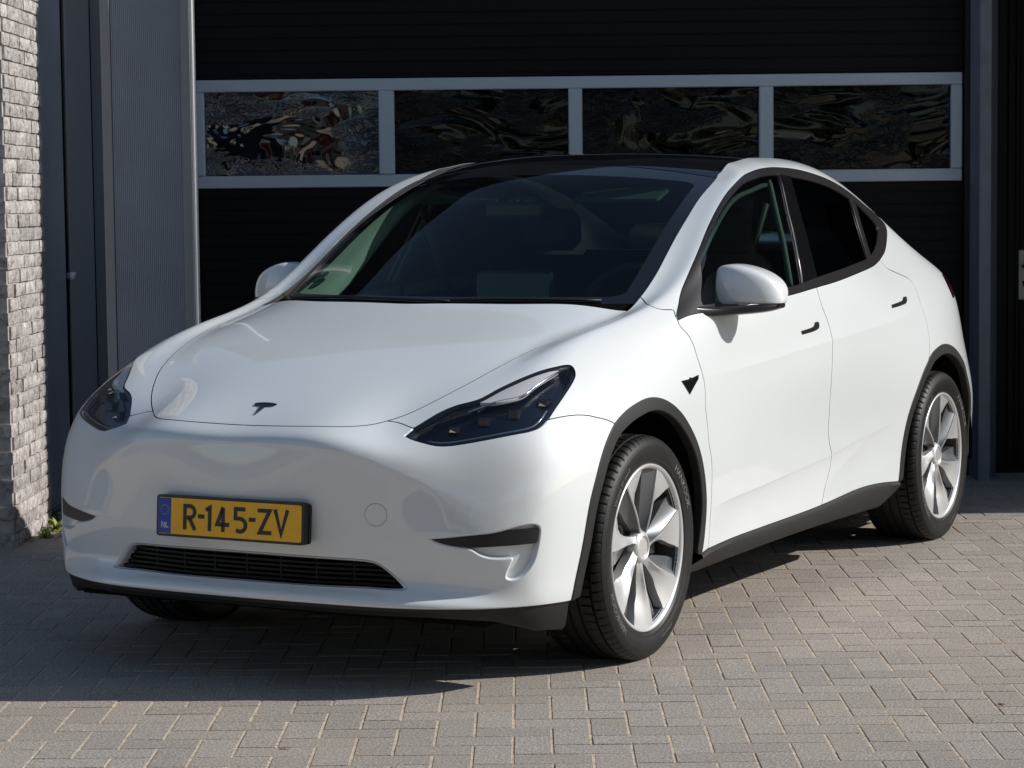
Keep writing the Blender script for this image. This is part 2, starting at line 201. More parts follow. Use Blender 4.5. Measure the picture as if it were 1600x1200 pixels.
UV={'hoodF':[(0.0,5.995),(0.695,6.005),(1.124,6.062),(1.4,6.136),(1.691,6.255),(1.946,6.388)],'hoodS':[(1.946,6.388),(2.475,6.633),(2.915,6.894),(3.268,7.163),(3.517,7.481),(3.709,7.807),(3.945,8.096),(4.023,8.436),(4.038,8.81)],'fgap':[(1.946,6.388),(2.203,6.319),(2.543,6.047)],'HLtop':[(2.543,6.047),(3.015,6.362),(3.274,6.438),(3.664,6.459),(3.969,6.649),(4.269,6.792),(4.58,6.905),(4.889,6.974),(5.025,7.0),(5.113,6.984),(5.164,6.876),(5.171,6.757),(5.118,6.585),(4.967,6.277),(4.813,5.984),(4.694,5.732)],'HLbot':[(4.694,5.732),(4.556,5.539),(4.404,5.45),(4.082,5.381),(3.65,5.318),(3.225,5.288),(3.016,5.29),(2.819,5.348),(2.641,5.502),(2.491,5.656),(2.371,5.828)],'HLtip':[(2.371,5.828),(2.543,6.047)],'fb2':[(4.694,5.732),(4.912,5.798),(5.08,5.82),(5.238,5.784),(5.32,5.724),(5.464,5.612),(5.546,5.489)],'DG1':[(6.46,8.411),(6.64,8.128),(6.838,7.831),(6.951,7.496),(7.032,7.053),(7.095,6.613),(7.132,6.143),(7.126,5.432),(7.151,4.92),(7.162,4.429),(7.205,4.003),(7.214,3.623),(7.196,2.989),(7.171,2.051),(7.136,1.411)],'DG2':[(9.274,8.586),(9.311,7.873),(9.367,7.435),(9.403,6.808),(9.387,6.135),(9.389,5.166),(9.411,4.484),(9.424,3.954),(9.471,3.483),(9.514,3.211),(9.513,2.746),(9.431,2.123),(9.364,1.508)],'DG3':[(11.185,9.149),(11.243,8.84),(11.52,8.528),(11.733,8.242),(11.76,7.975),(11.641,7.403),(11.61,6.645),(11.596,6.271),(11.521,5.617)],'sillA':[(6.987,1.327),(7.136,1.411)],'sillB':[(7.136,1.411),(7.543,1.403),(8.174,1.402),(9.075,1.463),(9.364,1.508)],'sillC':[(9.364,1.508),(9.56,1.556),(10.125,1.706),(10.509,1.687),(10.909,1.55)],'dloTop':[(11.185,9.149),(11.544,9.481),(11.886,10.035),(12.367,10.935),(12.625,11.5),(12.209,11.437),(11.797,11.683),(11.405,11.802),(10.59,11.883),(9.664,11.993),(8.172,12.045),(6.509,11.935),(5.326,11.452),(4.93,10.812),(4.882,10.241),(5.066,9.693),(5.407,9.287),(6.09,8.837),(6.46,8.411)],'dloA':[(6.46,8.411),(6.613,8.562),(7.232,8.621),(8.02,8.62),(8.812,8.571),(9.274,8.586)],'dloB':[(9.274,8.586),(9.717,8.62),(10.463,8.825),(10.881,8.973),(11.185,9.149)],'apb':[(3.818,9.11),(4.565,8.888),(5.505,8.74),(5.847,8.747),(6.063,8.762),(6.46,8.411)],'apin':[(3.818,9.11),(3.767,9.318),(3.748,9.53),(3.737,9.748),(3.746,9.975),(3.769,10.229),(3.797,10.503),(3.811,10.829),(3.871,11.211),(4.025,11.808)],'lip':[(0.0,0.918),(1.463,0.918),(2.33,0.983),(3.541,1.197),(4.513,1.255),(4.904,1.207)],'header':[(3.95,11.85),(3.056,12.251),(1.656,12.153),(0.721,11.862),(0.0,11.719)],'paneW':[(0.0,9.096),(0.478,9.103),(1.878,9.078),(2.902,9.096),(3.227,9.13),(3.248,9.224),(3.21,9.666),(3.263,10.225),(3.299,10.89),(3.295,11.324),(3.227,11.582),(3.058,11.711),(2.611,11.76),(1.534,11.567),(0.0,11.301)],'gF':[(6.849,8.845),(6.185,9.378),(5.319,9.693),(5.127,9.955),(5.115,10.243),(5.282,10.765),(5.77,11.356),(6.701,11.69),(7.505,11.758),(8.578,11.766),(8.947,10.995),(9.065,10.127),(9.043,9.392),(9.024,8.812),(8.282,8.824),(7.591,8.847)],'gR':[(9.295,11.701),(10.151,11.6),(11.031,11.48),(11.479,11.314),(11.09,10.19),(10.808,9.211),(9.926,8.972),(9.332,8.879),(9.361,9.642),(9.393,10.628)],'gQ':[(11.613,11.287),(11.804,10.941),(11.887,10.616),(11.581,9.965),(11.238,9.533),(10.964,9.308),(11.236,10.253)],'grille':[(0.0,2.695),(0.783,2.683),(1.411,2.645),(1.536,2.624),(1.676,2.541),(1.793,2.336),(1.944,2.051),(2.062,1.828),(2.039,1.765),(1.392,1.719),(0.771,1.664),(0.0,1.664)],'notch':[(2.406,3.172),(2.463,3.107),(2.624,3.018),(2.867,2.956),(3.07,2.919),(3.201,2.807),(3.35,2.735),(3.553,2.711),(3.791,2.726),(3.723,2.561),(3.654,2.38),(3.635,2.237),(3.734,2.152),(3.926,2.212),(4.097,2.378),(4.271,2.681),(4.355,3.022),(4.376,3.324),(3.354,3.29)],'blade':[(2.412,3.185),(2.465,3.134),(2.627,3.052),(2.869,2.984),(3.623,3.008),(4.297,3.04),(4.363,3.325),(3.354,3.29)],'refl':[(3.667,6.44),(3.974,6.63),(4.273,6.774),(4.585,6.88),(4.875,6.929),(4.956,6.92),(4.577,6.613),(4.421,6.439),(4.219,6.363),(3.91,6.356)],'sensorT':[(6.708,6.419),(6.87,6.44),(7.025,6.513),(7.012,6.378),(6.828,5.976)],'logo':[(0.004,6.517)],'tow':[(1.727,3.628)],'h1':[(8.874,7.285),(8.888,7.154),(9.139,7.193),(9.201,7.259),(9.208,7.419),(9.194,7.456),(9.13,7.453),(9.11,7.348),(9.08,7.321)],'h2':[(10.783,7.521),(10.773,7.404),(11.104,7.448),(11.233,7.493),(11.307,7.635),(11.309,7.704),(11.211,7.695),(11.146,7.596),(11.079,7.578)],'rail':[(4.491,12.159),(5.722,12.477),(7.456,12.646),(9.115,12.619),(10.31,12.607),(11.412,12.607),(12.311,12.614)],'tail':[(12.944,8.34),(12.87,7.894),(12.877,7.534),(12.904,7.288)],'hoodR':[(4.038,8.81),(2.574,8.94),(1.537,8.924),(0.615,8.942),(0.0,8.934)],'cowlX':[(4.038,8.81),(3.896,8.981),(3.818,9.11)],'archF':[(4.904,1.207),(5.047,2.624),(5.149,3.608),(5.251,4.179),(5.355,4.728),(5.456,5.175),(5.546,5.489),(5.692,5.769),(5.853,5.957),(6.095,6.09),(6.333,5.968),(6.627,5.47),(6.895,4.604),(7.024,3.788),(7.074,3.049),(7.052,2.302),(6.987,1.327)],'archFi':[(5.029,1.336),(5.143,2.605),(5.233,3.522),(5.325,4.036),(5.42,4.516),(5.513,4.904),(5.598,5.182),(5.734,5.436),(5.883,5.61),(6.103,5.737),(6.316,5.623),(6.582,5.173),(6.83,4.4),(6.948,3.675),(6.992,2.997),(6.968,2.308),(6.905,1.428)],'archR':[(10.909,1.55),(10.975,3.095),(11.087,4.115),(11.316,5.152),(11.521,5.617),(11.607,5.759),(11.941,5.963),(12.224,5.925),(12.524,5.693),(12.845,5.181),(12.878,4.957),(13.051,4.2),(13.169,3.353),(13.194,2.069),(13.162,1.202)],'archRi':[(10.988,1.605),(11.054,3.034),(11.159,3.972),(11.373,4.932),(11.564,5.369),(11.644,5.503),(11.956,5.693),(12.217,5.66),(12.491,5.447),(12.783,4.968),(12.811,4.75),(12.971,4.051),(13.08,3.27),(13.099,2.077),(13.065,1.306)]}
CN=np.array(NET); NT,NK=CN.shape[:2]
def bw(f):
    return np.stack([(1-f)**3/6,(3*f**3-6*f**2+4)/6,(-3*f**3+3*f**2+3*f+1)/6,f**3/6],-1)
def dbw(f):
    return np.stack([-(1-f)**2/2,(9*f**2-12*f)/6,(-9*f**2+6*f+3)/6,f**2/2],-1)
MIR=np.array([-1,1,1.])
def padded(Cn):
    # Cn NTxNKx3 -> (NT+2)x(NK+2)x3 
    P=np.concatenate([Cn[1:2]*MIR,Cn,Cn[-2:-1]*MIR],0)
    P=np.concatenate([2*P[:,:1]-P[:,1:2],P,P[:,-2:-1]*MIR],1)
    return P
def ev(Cn,t,k,der=False):
    t=np.asarray(t,float); k=np.asarray(k,float)
    P=padded(Cn); i=np.clip(np.floor(t).astype(int),0,NT-2); j=np.clip(np.floor(k).astype(int),0,NK-2)
    a=bw(t-i); b=bw(k-j)
    S=np.zeros(t.shape+(3,)); 
    if der: da=dbw(t-i); db=dbw(k-j); St=np.zeros_like(S); Sk=np.zeros_like(S)
    for m in range(4):
        for n in range(4):
            p=P[i+m,j+n]
            S+=(a[...,m]*b[...,n])[...,None]*p
            if der:
                St+=(da[...,m]*b[...,n])[...,None]*p; Sk+=(a[...,m]*db[...,n])[...,None]*p
    return (S,St,Sk) if der else S
def ramp(x,a,b):
    q=np.clip((x-a)/(b-a),0,1); return q*q*(3-2*q)
CRT=np.array([0,.22,.5,.98,1.4,1.74,1.99,2.2,2.41,2.58,2.66,2.75,3.5]); CRK=np.array([5.19,5.17,5.13,5.08,5.03,4.87,4.68,4.49,4.33,4.1,3.88,3.4,3.3])
LOK=np.array([3.13,3.12,3.1,3.06,3.1,3.15,3.2,3.24,3.28,3.3,3.31,3.3,3.3])
SHT=np.array([6.7,6.86,7.1,8.16,9.37,10.86,11.77,13]); SHK=np.array([6.33,6.36,6.4,6.565,6.765,7.04,7.2,7.35])
LWT=np.array([6.9,7.35,8.2,9.4,10.6,11.2]); LWK=np.array([2.7,2.75,2.85,3.16,3.68,3.95])
def disp(t,k):
    d=np.zeros_like(t)
    kc=np.interp(t,CRT,CRK); kl=np.interp(t,CRT,LOK); sp=np.maximum(kc-kl,.01); w=np.clip((kc-k)/sp,0,1)
    d-=.0085*np.clip(sp/1.4,0,1)*(w**.5)*(1-w)**.9*1.8*np.where((k<kc)&(k>kl),1,0)
    # lower lip ridge and the recess over it
    e=1-ramp(t,3.0,4.3)
    d+=.017*e*np.exp(-((k-.95)/.38)**2)-.010*e*np.exp(-((k-1.9)/.5)**2)
    # shoulder crease
    ks=np.interp(t,SHT,SHK); d+=.0045*np.exp(-np.abs(k-ks)/.45)*ramp(t,6.7,8.2)*(1-ramp(t,10.8,12.2))
    # lower door hollow
    kd=np.interp(t,LWT,LWK); q=np.clip((kd-k)/np.maximum(kd-1.1,.2),0,1)
    d-=.016*np.where((k<kd)&(k>1.1),1,0)*(q**.8)*(1-q)**.9*2.0*ramp(t,7.0,7.8)*(1-ramp(t,9.9,11.0))
    return d
def Sf(t,k,nrm=False):
    t=np.asarray(t,float); k=np.asarray(k,float)
    S,St,Sk=ev(CN,t,k,True); n=np.cross(St,Sk); n/=np.linalg.norm(n,axis=-1)[...,None]+1e-12
    P=S+n*disp(t,k)[...,None]
    if not nrm: return P
    h,g=.012,.02
    a=_sf(t+h,k)-_sf(t-h,k); b=_sf(t,np.minimum(k+g,13.999))-_sf(t,k-g)
    N=np.cross(a,b); N/=np.linalg.norm(N,axis=-1)[...,None]+1e-12
    c=t<1e-6; N[c,0]=0; c=t>15.999; N[c,0]=0
    bad=k>13.95; N[bad]=np.array([0,0,1.])
    return P,N
def _sf(t,k):
    S,St,Sk=ev(CN,t,k,True); n=np.cross(St,Sk); n/=np.linalg.norm(n,axis=-1)[...,None]+1e-12
    return S+n*disp(t,k)[...,None]
# ================================================================== SETTING
def paving_mat(joined=False):
    m=mat('concrete_paver',(.3,.28,.26),.85,0,0,.3); n=m.node_tree.nodes; L=m.node_tree.links; b=n['Principled BSDF']
    g=n.new('ShaderNodeNewGeometry')
    t1=n.new('ShaderNodeTexNoise'); t1.inputs['Scale'].default_value=150; t1.inputs['Detail'].default_value=3; t1.inputs['Roughness'].default_value=.8
    t2=n.new('ShaderNodeTexNoise'); t2.inputs['Scale'].default_value=1.1; t2.inputs['Detail'].default_value=5
    t3=n.new('ShaderNodeTexVoronoi'); t3.inputs['Scale'].default_value=105
    for t in (t1,t2,t3): L.new(g.outputs['Position'],t.inputs['Vector'])
    r=n.new('ShaderNodeValToRGB'); e=r.color_ramp.elements; e[0].position=.30; e[0].color=(.14,.123,.106,1); e[1].position=.72; e[1].color=(.78,.72,.65,1)
    x=e.new(.5); x.color=(.38,.342,.302,1); L.new(t1.outputs[0],r.inputs[0])
    # pale stone chips
    r3=n.new('ShaderNodeValToRGB'); r3.color_ramp.elements[0].position=.10; r3.color_ramp.elements[0].color=(1,1,1,1); r3.color_ramp.elements[1].position=.22; r3.color_ramp.elements[1].color=(0,0,0,1)
    L.new(t3.outputs['Distance'],r3.inputs[0])
    wn=n.new('ShaderNodeTexWhiteNoise'); L.new(t3.outputs['Color'],wn.inputs['Vector'])
    gt=n.new('ShaderNodeMath'); gt.operation='GREATER_THAN'; gt.inputs[1].default_value=.62; L.new(wn.outputs['Value'],gt.inputs[0])
    ml=n.new('ShaderNodeMath'); ml.operation='MULTIPLY'; L.new(gt.outputs[0],ml.inputs[0]); L.new(r3.outputs[0],ml.inputs[1])
    m1=n.new('ShaderNodeMixRGB'); m1.inputs[2].default_value=(.80,.75,.68,1); L.new(ml.outputs[0],m1.inputs[0]); L.new(r.outputs[0],m1.inputs[1])
    # brick to brick tint and large stains
    at=n.new('ShaderNodeAttribute'); at.attribute_name='tint'; oi=n.new('ShaderNodeObjectInfo')
    if joined: src=at.outputs['Fac']
    else: src=oi.outputs['Random']
    mr=n.new('ShaderNodeMapRange'); mr.inputs[3].default_value=.80; mr.inputs[4].default_value=.94; L.new(src,mr.inputs[0])
    hs=n.new('ShaderNodeMixRGB'); hs.blend_type='MULTIPLY'; hs.inputs[0].default_value=1
    L.new(m1.outputs[0],hs.inputs[1]); L.new(mr.outputs[0],hs.inputs[2])
    r2=n.new('ShaderNodeValToRGB'); r2.color_ramp.elements[0].position=.36; r2.color_ramp.elements[0].color=(1.03,1.0,.96,1); r2.color_ramp.elements[1].position=.62; r2.color_ramp.elements[1].color=(.96,.96,.965,1)
    L.new(t2.outputs[0],r2.inputs[0]); h2=n.new('ShaderNodeMixRGB'); h2.blend_type='MULTIPLY'; h2.inputs[0].default_value=1; L.new(hs.outputs[0],h2.inputs[1]); L.new(r2.outputs[0],h2.inputs[2])
    # sand smears, tan
    t4=n.new('ShaderNodeTexNoise'); t4.inputs['Scale'].default_value=4.5; t4.inputs['Detail'].default_value=7; L.new(g.outputs['Position'],t4.inputs['Vector'])
    r4=n.new('ShaderNodeValToRGB'); r4.color_ramp.elements[0].position=.60; r4.color_ramp.elements[0].color=(0,0,0,1); r4.color_ramp.elements[1].position=.76; r4.color_ramp.elements[1].color=(.45,.45,.45,1)
    L.new(t4.outputs[0],r4.inputs[0]); m4=n.new('ShaderNodeMixRGB'); m4.inputs[2].default_value=(.40,.31,.23,1); L.new(r4.outputs[0],m4.inputs[0]); L.new(h2.outputs[0],m4.inputs[1])
    L.new(m4.outputs[0],b.inputs['Base Color'])
    bp=n.new('ShaderNodeBump'); bp.inputs['Strength'].default_value=.55; bp.inputs['Distance'].default_value=.003; L.new(t1.outputs[0],bp.inputs['Height']); L.new(bp.outputs[0],b.inputs['Normal'])
    return m
PAV=paving_mat(); PAVJ=paving_mat(True)
SAND=mat('joint_sand',(.54,.43,.32),.95,0,0,.2,noise=(45,.4),bump=(160,.6,.003))
GROUND=mat('far_ground',(.27,.255,.24),.9,0,0,.2,noise=(.6,.2))
mesh_obj('ground',[(-150,-150,-.03),(150,-150,-.03),(150,150,-.03),(-150,150,-.03)],[(0,1,2,3)],GROUND,smooth=False,kind='structure')
bed=mesh_obj('paving_bed',*(lambda P:(P,[(0,1,2,3)]))([tuple(BM@Vector(q)) for q in ((-9,-16,-.0016),(9,-16,-.0016),(9,.6,-.0016),(-9,.6,-.0016))]),SAND,smooth=False,kind='structure')
def paver_geo(L_,W_,j=.0036,h=.045,ch=.0012):
    mb=MB(); x0,y0,x1,y1=j,j,L_-j,W_-j
    V=[(x0,y0,-h),(x1,y0,-h),(x1,y1,-h),(x0,y1,-h),(x0,y0,-ch),(x1,y0,-ch),(x1,y1,-ch),(x0,y1,-ch),(x0+ch,y0+ch,0),(x1-ch,y0+ch,0),(x1-ch,y1-ch,0),(x0+ch,y1-ch,0)]
    F=[(0,1,5,4),(1,2,6,5),(2,3,7,6),(3,0,4,7),(4,5,9,8),(5,6,10,9),(6,7,11,10),(7,4,8,11),(8,9,10,11)]
    V=[(x-L_/2,y-W_/2,z) for x,y,z in V]; return V,F
U=.105
pos=[]
for m_ in range(-150,151):
    for l_ in range(-50,51):
        hx,hy=m_+4*l_,m_
        pos.append((hx*U+U,hy*U+U/2,0)); pos.append(((hx+2)*U+U/2,(hy-1)*U+U,1))
def px(P):
    d=np.asarray(P)-np.array(CP); z=d@cf_; return 800+FPX*(d@cr_)/z,600-FPX*(d@cu_)/z,z
near_,rest_=[],[]
for x,y,o_ in pos:
    if not(-6.5<x<3.6 and -9.5<y<.45): continue
    X=BO+BD*x+BN*y; a,b_,z=px((X[0],X[1],0))
    if z<1: continue
    dist=math.hypot(X[0]-CP[0],X[1]-CP[1]); vis=(-15<a<1615 and b_<1212 and b_>700)
    under=(0<=b_<1085 and a<870 and b_>900)  # under the car's own shade: still built
    (near_ if vis else rest_).append((z+(3 if under else 0),x,y,o_))
near_.sort(); rest_+=near_[300:]; near_=near_[:300]
pav=link(bpy.data.objects.new('paving',None)); pav['kind']='structure'; place_b(pav)
geo=[]
for o_ in (0,1):
    V,F=paver_geo(2*U,U) if o_==0 else paver_geo(U,2*U)
    me=bpy.data.meshes.new('paver'); me.from_pydata(V,[],F); me.materials.append(PAV); geo.append((me,V,F))
for z,x,y,o_ in near_:
    o=link(bpy.data.objects.new('paver',geo[o_][0])); o.parent=pav; o.location=(x,y,random.uniform(-.0004,.0012)); o.rotation_euler=(random.gauss(0,.0035),random.gauss(0,.0035),random.gauss(0,.004))
V=[];F=[];tint=[]
for z,x,y,o_ in rest_:
    v,f=geo[o_][1:]; b_=len(V); dz=random.uniform(-.0004,.0012); ax,ay,az=random.gauss(0,.0035),random.gauss(0,.0035),random.gauss(0,.004); tt=random.random()
    V+=[(x+q[0]-az*q[1],y+q[1]+az*q[0],dz+q[2]+ax*q[1]-ay*q[0]) for q in v]; F+=[tuple(i+b_ for i in q) for q in f]; tint+=[tt]*len(v)
pj=mesh_obj('paver_field',V,F,PAVJ,pav,smooth=False,kind='stuff')
at=pj.data.attributes.new('tint','FLOAT','POINT'); at.data.foreach_set('value',tint)

# ---------------- brick wall at the left
BRK=mat('whitewashed_brick',(.5,.47,.45),.85,0,0,.3); 
def brick_nodes(m):
    n=m.node_tree.nodes; L=m.node_tree.links; b=n['Principled BSDF']; g=n.new('ShaderNodeNewGeometry'); oi=n.new('ShaderNodeObjectInfo')
    t=n.new('ShaderNodeTexNoise'); t.inputs['Scale'].default_value=22; t.inputs['Detail'].default_value=8; t.inputs['Roughness'].default_value=.72; t.inputs['Distortion'].default_value=.6
    L.new(g.outputs['Position'],t.inputs['Vector']); r=n.new('ShaderNodeValToRGB'); e=r.color_ramp.elements; e[0].position=.33; e[0].color=(.10,.078,.07,1); e[1].position=.60; e[1].color=(.60,.57,.545,1)
    x=e.new(.43); x.color=(.36,.325,.305,1); L.new(t.outputs[0],r.inputs[0])
    mr=n.new('ShaderNodeMapRange'); mr.inputs[3].default_value=.72; mr.inputs[4].default_value=1.1; L.new(oi.outputs['Random'],mr.inputs[0])
    h=n.new('ShaderNodeMixRGB'); h.blend_type='MULTIPLY'; h.inputs[0].default_value=1; L.new(r.outputs[0],h.inputs[1]); L.new(mr.outputs[0],h.inputs[2]); L.new(h.outputs[0],b.inputs['Base Color'])
    v=n.new('ShaderNodeTexNoise'); v.inputs['Scale'].default_value=48; v.inputs['Detail'].default_value=7; v.inputs['Distortion'].default_value=1.5; L.new(g.outputs['Position'],v.inputs['Vector'])
    bp=n.new('ShaderNodeBump'); bp.inputs['Strength'].default_value=.8; bp.inputs['Distance'].default_value=.006; L.new(v.outputs[0],bp.inputs['Height']); L.new(bp.outputs[0],b.inputs['Normal'])
brick_nodes(BRK)
MORT=mat('pale_mortar',(.42,.39,.37),.95,0,0,.2,noise=(30,.3),bump=(90,.6,.004))
WX=-4.43; PY0,PY1=-2.16,-1.385
bwall=thing('brick_wall','whitewashed rough brick wall end lit by the sun at the left edge','brick wall'); place_b(bwall,WX,PY1,0)
mb=MB().box((-8,PY0-PY1+.006,0),(-.006,-.002,2.66)); mb.obj('mortar_core',MORT,bwall,smooth=False)
bm_=[]
for v_ in range(5):
    # rough faced brick .205 x .1 x .05, centred
    nx,ny,nz=2,5,3; V=[];F=[]
    lx,ly,lz=.10,.206,.0515
    idx={}
    def vid(i,j,k):
        if (i,j,k) not in idx:
            idx[(i,j,k)]=len(V); jit=.0012
            V.append(((i/nx-.5)*lx+random.uniform(-jit,jit)-(0.003 if (j in(0,ny) or k in(0,nz)) and i==nx else 0),(j/ny-.5)*ly+random.uniform(-jit,jit),(k/nz-.5)*lz+random.uniform(-jit,jit)))
        return idx[(i,j,k)]
    for j in range(ny):
        for k in range(nz): F.append((vid(nx,j,k),vid(nx,j+1,k),vid(nx,j+1,k+1),vid(nx,j,k+1)))
    for i in range(nx):
        for k in range(nz):
            F.append((vid(i,0,k),vid(i+1,0,k),vid(i+1,0,k+1),vid(i,0,k+1))); F.append((vid(i,ny,k),vid(i,ny,k+1),vid(i+1,ny,k+1),vid(i+1,ny,k)))
    for i in range(nx):
        for j in range(ny):
            F.append((vid(i,j,0),vid(i,j+1,0),vid(i+1,j+1,0),vid(i+1,j,0))); F.append((vid(i,j,nz),vid(i+1,j,nz),vid(i+1,j+1,nz),vid(i,j+1,nz)))
    me=bpy.data.meshes.new('brick'); me.from_pydata(V,[],F); me.materials.append(BRK); bm_.append(me)
CRS=.0585; n_=0; Vj=[];Fj=[]
for c in range(45):
    z=c*CRS+.028; off=.0 if c%2==0 else .107
    y=PY1-PY1-.0 ; ys=[]
    yy=0-off
    k=0
    while yy>PY0-PY1+.02:
        a=max(yy-.208,PY0-PY1-.0); 
        if yy-a>.03: ys.append((a,yy))
        yy-=.214
    if c%2: ys.insert(0,(-.100,0.0)) if False else None
    if off: ys.insert(0,(-.101,0.0)) if not any(q[1]>-.01 for q in ys) else None
    for a,b_ in ys:
        L_=b_-a; s=L_/.203
        if n_<300 and z<2.7:
            o=link(bpy.data.objects.new('brick',random.choice(bm_))); o.parent=bwall; o.location=(-.05+.004+random.uniform(-.003,.004),(a+b_)/2,z); o.scale=(1,s,1); o.rotation_euler=(random.gauss(0,.008),0,random.gauss(0,.01)); n_+=1
        else:
            v=np.array([tuple(q.co) for q in bm_[0].vertices]); v=v*[1,s,1]+[-.044,(a+b_)/2,z]; b0=len(Vj); Vj+=v.tolist(); Fj+=[tuple(i+b0 for i in p.vertices) for p in bm_[0].polygons]
    # front face stretchers beyond the corner
    xx=-.104-(0 if c%2 else .0)-.006*(c%2)
    for q in range(5):
        x1=xx-q*.214-(.107 if c%2 else 0)*1; x0=x1-.208
        v=np.array([tuple(q_.co) for q_ in bm_[1].vertices])[:,[1,0,2]]*[1,-1,1]+[(x0+x1)/2,PY0-PY1+.046,z]; b0=len(Vj); Vj+=v.tolist(); Fj+=[tuple(i+b0 for i in p.vertices)[::-1] for p in bm_[1].polygons]
mesh_obj('brick_courses',Vj,Fj,BRK,bwall,smooth=False,kind='stuff')

# ---------------- garage building
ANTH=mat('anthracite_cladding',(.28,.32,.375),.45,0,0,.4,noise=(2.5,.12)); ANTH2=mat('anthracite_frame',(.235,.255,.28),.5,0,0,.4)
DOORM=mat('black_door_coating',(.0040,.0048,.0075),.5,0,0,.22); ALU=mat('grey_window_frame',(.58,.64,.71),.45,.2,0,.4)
DARKM=mat('black_joinery',(.0035,.0035,.004),.5,0,0,.2); UPM=mat('upper_cladding',(.05,.052,.056),.6,0,0,.3,noise=(3,.2))
WSTRIP=mat('white_edge_strip',(.80,.80,.78),.5); GREYP=mat('grey_pillar',(.20,.215,.24),.7,0,0,.3,noise=(7,.12),bump=(30,.2,.002))
def bthing(name,label,cat,x,y,z=0,group=None): return place_b(thing(name,label,cat,group=group),x,y,z)
# upper storey standing out over the recessed garage front, plus the back volume
gb=bthing('garage_building','dark garage building front behind the white car','building',-2,0)
MB().box((-2.5,.16,2.62),(3.24,.8,4.1)).obj('upper_wall',UPM,gb,smooth=False)
MB().box((-14,-1.375,0),(-2.54,.8,2.62)).obj('wing',UPM,gb,smooth=False)
MB().box((3.25,-1.29,0),(6.5,.8,6.6)).obj('shade_tower',UPM,gb,smooth=False)  # unseen block added to keep the sun off the garage recess
MB().box((-2.54,.61,0),(3.24,.79,2.60)).obj('back_wall',DARKM,gb,smooth=False)
MB().box((3.2,.25,0),(3.245,.6,2.62)).obj('wall',UPM,gb,smooth=False)
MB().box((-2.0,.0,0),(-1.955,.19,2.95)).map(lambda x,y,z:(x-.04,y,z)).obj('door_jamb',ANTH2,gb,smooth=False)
MB().box((3.2,.25,0),(4.69,.6,2.62)).obj('wall',UPM,gb,smooth=False)
# reveal panel (left), receding
rp=bthing('side_panel','smooth anthracite metal panel beside the sunlit brick wall','wall panel',WX-.02,-1.0)
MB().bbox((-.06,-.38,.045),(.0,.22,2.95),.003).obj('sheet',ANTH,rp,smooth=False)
MB().box((-.06,-.38,0),(.012,.22,.018)).box((-.06,-.38,.030),(.008,.22,.042)).obj('base_rail',mat('rail_pale',(.30,.30,.29),.5,.5),rp,smooth=False)
gp=bthing('hinge_post','black post with locking bolt between the anthracite panels','post',WX-.02,-.72)
MB().box((-.05,-.055,0),(-.012,-.01,2.95)).box((-.05,.02,0),(-.02,.05,2.95)).obj('channel',DARKM,gp,smooth=False)
MB().tube([(-.004,0,0),(-.004,0,2.95)],.007,6).obj('locking_rod',mat('rod',(.02,.02,.02),.3,.6),gp)
MB().tube([(-.004,-.02,1.10),(.025,-.02,1.10)],.014,8).box((.010,-.045,1.082),(.026,.060,1.116)).obj('bolt_handle',WHITE,gp)
fp=bthing('frame_panel','anthracite frame strip left of the ribbed panel','wall panel',WX-.02,-.3)
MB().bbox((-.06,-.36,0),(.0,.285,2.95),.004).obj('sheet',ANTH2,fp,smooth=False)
LX0,LX1=-4.10,-3.786
rb=bthing('ribbed_door_leaf','blue grey finely ribbed door leaf standing open with a bright sunlit edge','door leaf',(LX0+LX1)/2,-1.40)
hw=(LX1-LX0)/2
mb=MB().box((-hw,-.030,.02),(hw-.001,.030,2.50)); nrib=36
for i in range(nrib):
    x=-hw+2*hw*i/nrib; mb.box((x+.0018,-.0335,.02),(x+.0068,-.0302,2.50))
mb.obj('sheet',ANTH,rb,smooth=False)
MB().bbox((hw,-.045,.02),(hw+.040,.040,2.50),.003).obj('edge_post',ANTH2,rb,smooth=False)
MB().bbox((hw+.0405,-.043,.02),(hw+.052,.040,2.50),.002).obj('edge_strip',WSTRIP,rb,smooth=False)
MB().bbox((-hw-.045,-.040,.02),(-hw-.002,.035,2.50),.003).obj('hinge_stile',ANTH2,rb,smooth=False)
rw=bthing('recess_wall','dark plain wall strip between the open leaf and the garage door','wall panel',-4.2,0)
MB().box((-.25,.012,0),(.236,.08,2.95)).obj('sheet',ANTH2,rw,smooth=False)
# sectional door
gd=bthing('garage_door','black sectional garage door with a row of four grey framed windows','garage door',-2,.15)
zs=[0,.50,1.005,1.508,2.066,2.62,2.72]
RIBM=DOORM
for i in range(6):
    if i==3: continue
    z0,z1=zs[i]+.004,zs[i+1]-.004; mb=MB().box((-1.962,.012,z0),(1.975,.05,z1))
    k=0; zz=z0+.02
    while zz<z1-.03:
        mb.box((-1.962,.004,zz),(1.975,.0125,zz+.052)); zz+=.062
    mb.obj('door_panel',RIBM,gd,smooth=False)
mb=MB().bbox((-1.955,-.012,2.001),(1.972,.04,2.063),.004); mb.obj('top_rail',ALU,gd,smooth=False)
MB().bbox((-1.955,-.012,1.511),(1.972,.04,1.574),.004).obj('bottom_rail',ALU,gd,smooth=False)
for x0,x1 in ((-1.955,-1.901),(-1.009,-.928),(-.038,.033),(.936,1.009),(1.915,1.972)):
    MB().bbox((x0,-.017,1.5745),(x1,.04,2.0005),.005).obj('mullion',ALU,gd,smooth=False)
